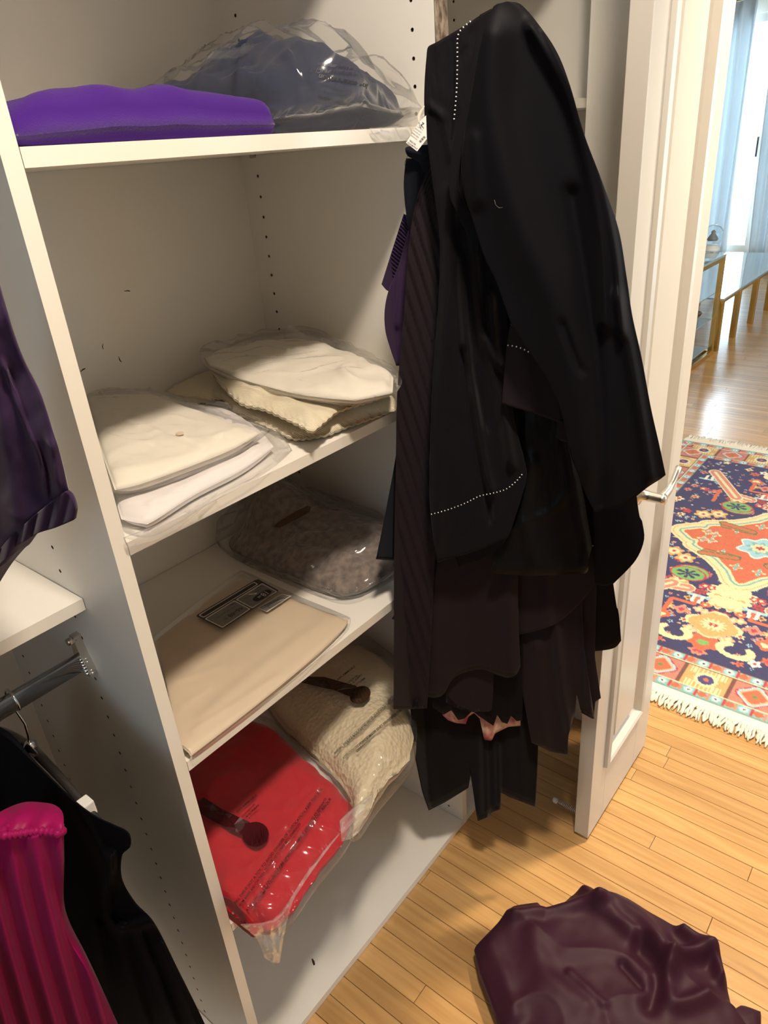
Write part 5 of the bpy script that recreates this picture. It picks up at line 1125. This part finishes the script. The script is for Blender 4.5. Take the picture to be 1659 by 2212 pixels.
for x in (5.52, 5.99, 6.53, 7.08, 7.70):
    for y in (YB, ty1): bar('leg', (x, y, 0.022), (x, y, tz - 0.035), 0.044, M['brass'], tbl)
for y in (YB, ty1): bar('rail', (tx0 + 0.02, y, tz - 0.030), (tx1 - 0.02, y, tz - 0.030), 0.03, M['brass'], tbl)
boxobj('glass_top', tx0, tx1, YB - 0.03, ty1 + 0.03, tz - 0.0145, tz, M['tglass'], tbl, 0.003)
rebase(tbl)
M['clear'] = mat('clear glass', (0.95, 0.97, 0.98), 0.03); pb(M['clear']).inputs['Transmission Weight'].default_value = 0.9
M['china'] = mat('pale china', (0.72, 0.71, 0.67), 0.3)
M['bronze'] = mat('dark bronze', (0.16, 0.10, 0.05), 0.35, 0.8)
gp = aty(1540, 512, YB + 0.12)
gl = empty('snow_globe', (gp[0], gp[1], ch + 0.0004), 'glass globe ornament on top of the display cabinet', 'ornament')
bm = bmesh.new(); lathe(bm, [(0.055, 0.0), (0.062, 0.004), (0.058, 0.02), (0.045, 0.035), (0.04, 0.045)], (gp[0], gp[1], ch + 0.0004), 24); obj('base', bm, M['china'], gl, True)
bm = bmesh.new(); bmesh.ops.create_uvsphere(bm, u_segments=24, v_segments=16, radius=0.075, matrix=Matrix.Translation((gp[0], gp[1], ch + 0.112))); obj('globe', bm, M['glass'], gl, True)
bm = bmesh.new(); lathe(bm, [(0.034, -0.03), (0.040, -0.02), (0.030, 0.0), (0.012, 0.022), (0.018, 0.030), (0.004, 0.044)], (gp[0], gp[1], ch + 0.105), 12); obj('figure', bm, M['printgrey'], gl, True)
rebase(gl)
def vase(nm, x, y, z, prof, m, label, cat='ornament'):
    bm = bmesh.new(); lathe(bm, prof, (x, y, z + 0.0003), 20); o = obj(nm, bm, m, None, True); return tag(o, label, cat)
vase('coral_ornament', 5.17, YB + 0.16, 0.468, [(0.05, 0), (0.055, 0.01), (0.03, 0.03), (0.06, 0.06), (0.075, 0.085), (0.05, 0.105), (0.06, 0.13), (0.03, 0.16), (0.005, 0.17)], M['china'], 'pale knobbly ornament on the upper shelf inside the display cabinet')
vase('bronze_bowl', 5.22, YB + 0.14, 0.278, [(0.03, 0), (0.04, 0.01), (0.085, 0.05), (0.095, 0.07), (0.088, 0.07), (0.06, 0.04), (0.005, 0.02)], M['bronze'], 'dark bronze bowl on the middle shelf inside the display cabinet', 'bowl')
vase('small_vase', 5.05, YB + 0.15, 0.278, [(0.03, 0), (0.045, 0.02), (0.05, 0.06), (0.025, 0.10), (0.03, 0.12), (0.005, 0.121)], M['china'], 'small pale vase beside the bronze bowl inside the display cabinet', 'vase')
# --- curtains
M['curtain'] = mat('pale blue-grey curtain', (0.62, 0.66, 0.70), 0.85); pb(M['curtain']).inputs['Transmission Weight'].default_value = 0.0
def translucent(m, f):
    tl = nd(m, 'ShaderNodeBsdfTranslucent', Color=(0.74, 0.78, 0.80, 1)); mx = nd(m, 'ShaderNodeMixShader'); mx.inputs[0].default_value = f
    out = [n for n in m.node_tree.nodes if n.type == 'OUTPUT_MATERIAL'][0]
    lk(m, pb(m).outputs[0], mx.inputs[1]); lk(m, tl.outputs[0], mx.inputs[2]); lk(m, mx.outputs[0], out.inputs['Surface'])
translucent(M['curtain'], 0.22)
def curtain(name, y0, y1, lean, label):
    n = 120; F = np.zeros((31, n + 1, 3)); B = np.zeros_like(F)
    for j in range(31):
        z = 2.682 - 2.667 * j / 30.0
        for i in range(n + 1):
            s = i / n; a = 0.045 * (1 if j > 0 else 0.6)
            ph = s * (y1 - y0) / 0.115 * 2 * math.pi + 0.6 * math.sin(z * 0.7)
            y = y0 + (y1 - y0) * s + lean(s) * (2.62 - z) / 2.6 + 0.012 * math.sin(ph * 0.5 + z)
            F[j, i] = (8.94 - a * math.sin(ph), y, z); B[j, i] = (8.9416 - a * math.sin(ph), y, z)
    o = shell(name, F, B, M['curtain']); return tag(o, label, 'curtain')
curtain('window_curtain', 1.70, 2.45, lambda s: -0.02 * (1 - s), 'left pale curtain panel at the far window')
curtain('window_curtain.001', 0.35, 1.50, lambda s: -0.06 * s, 'right pale curtain panel at the far window')
o = tubeobj('curtain_pole', [(8.94, 0.25, 2.70), (8.94, 2.65, 2.70)], 0.014, M['brass']); tag(o, 'brass curtain pole above the far window', 'curtain pole')
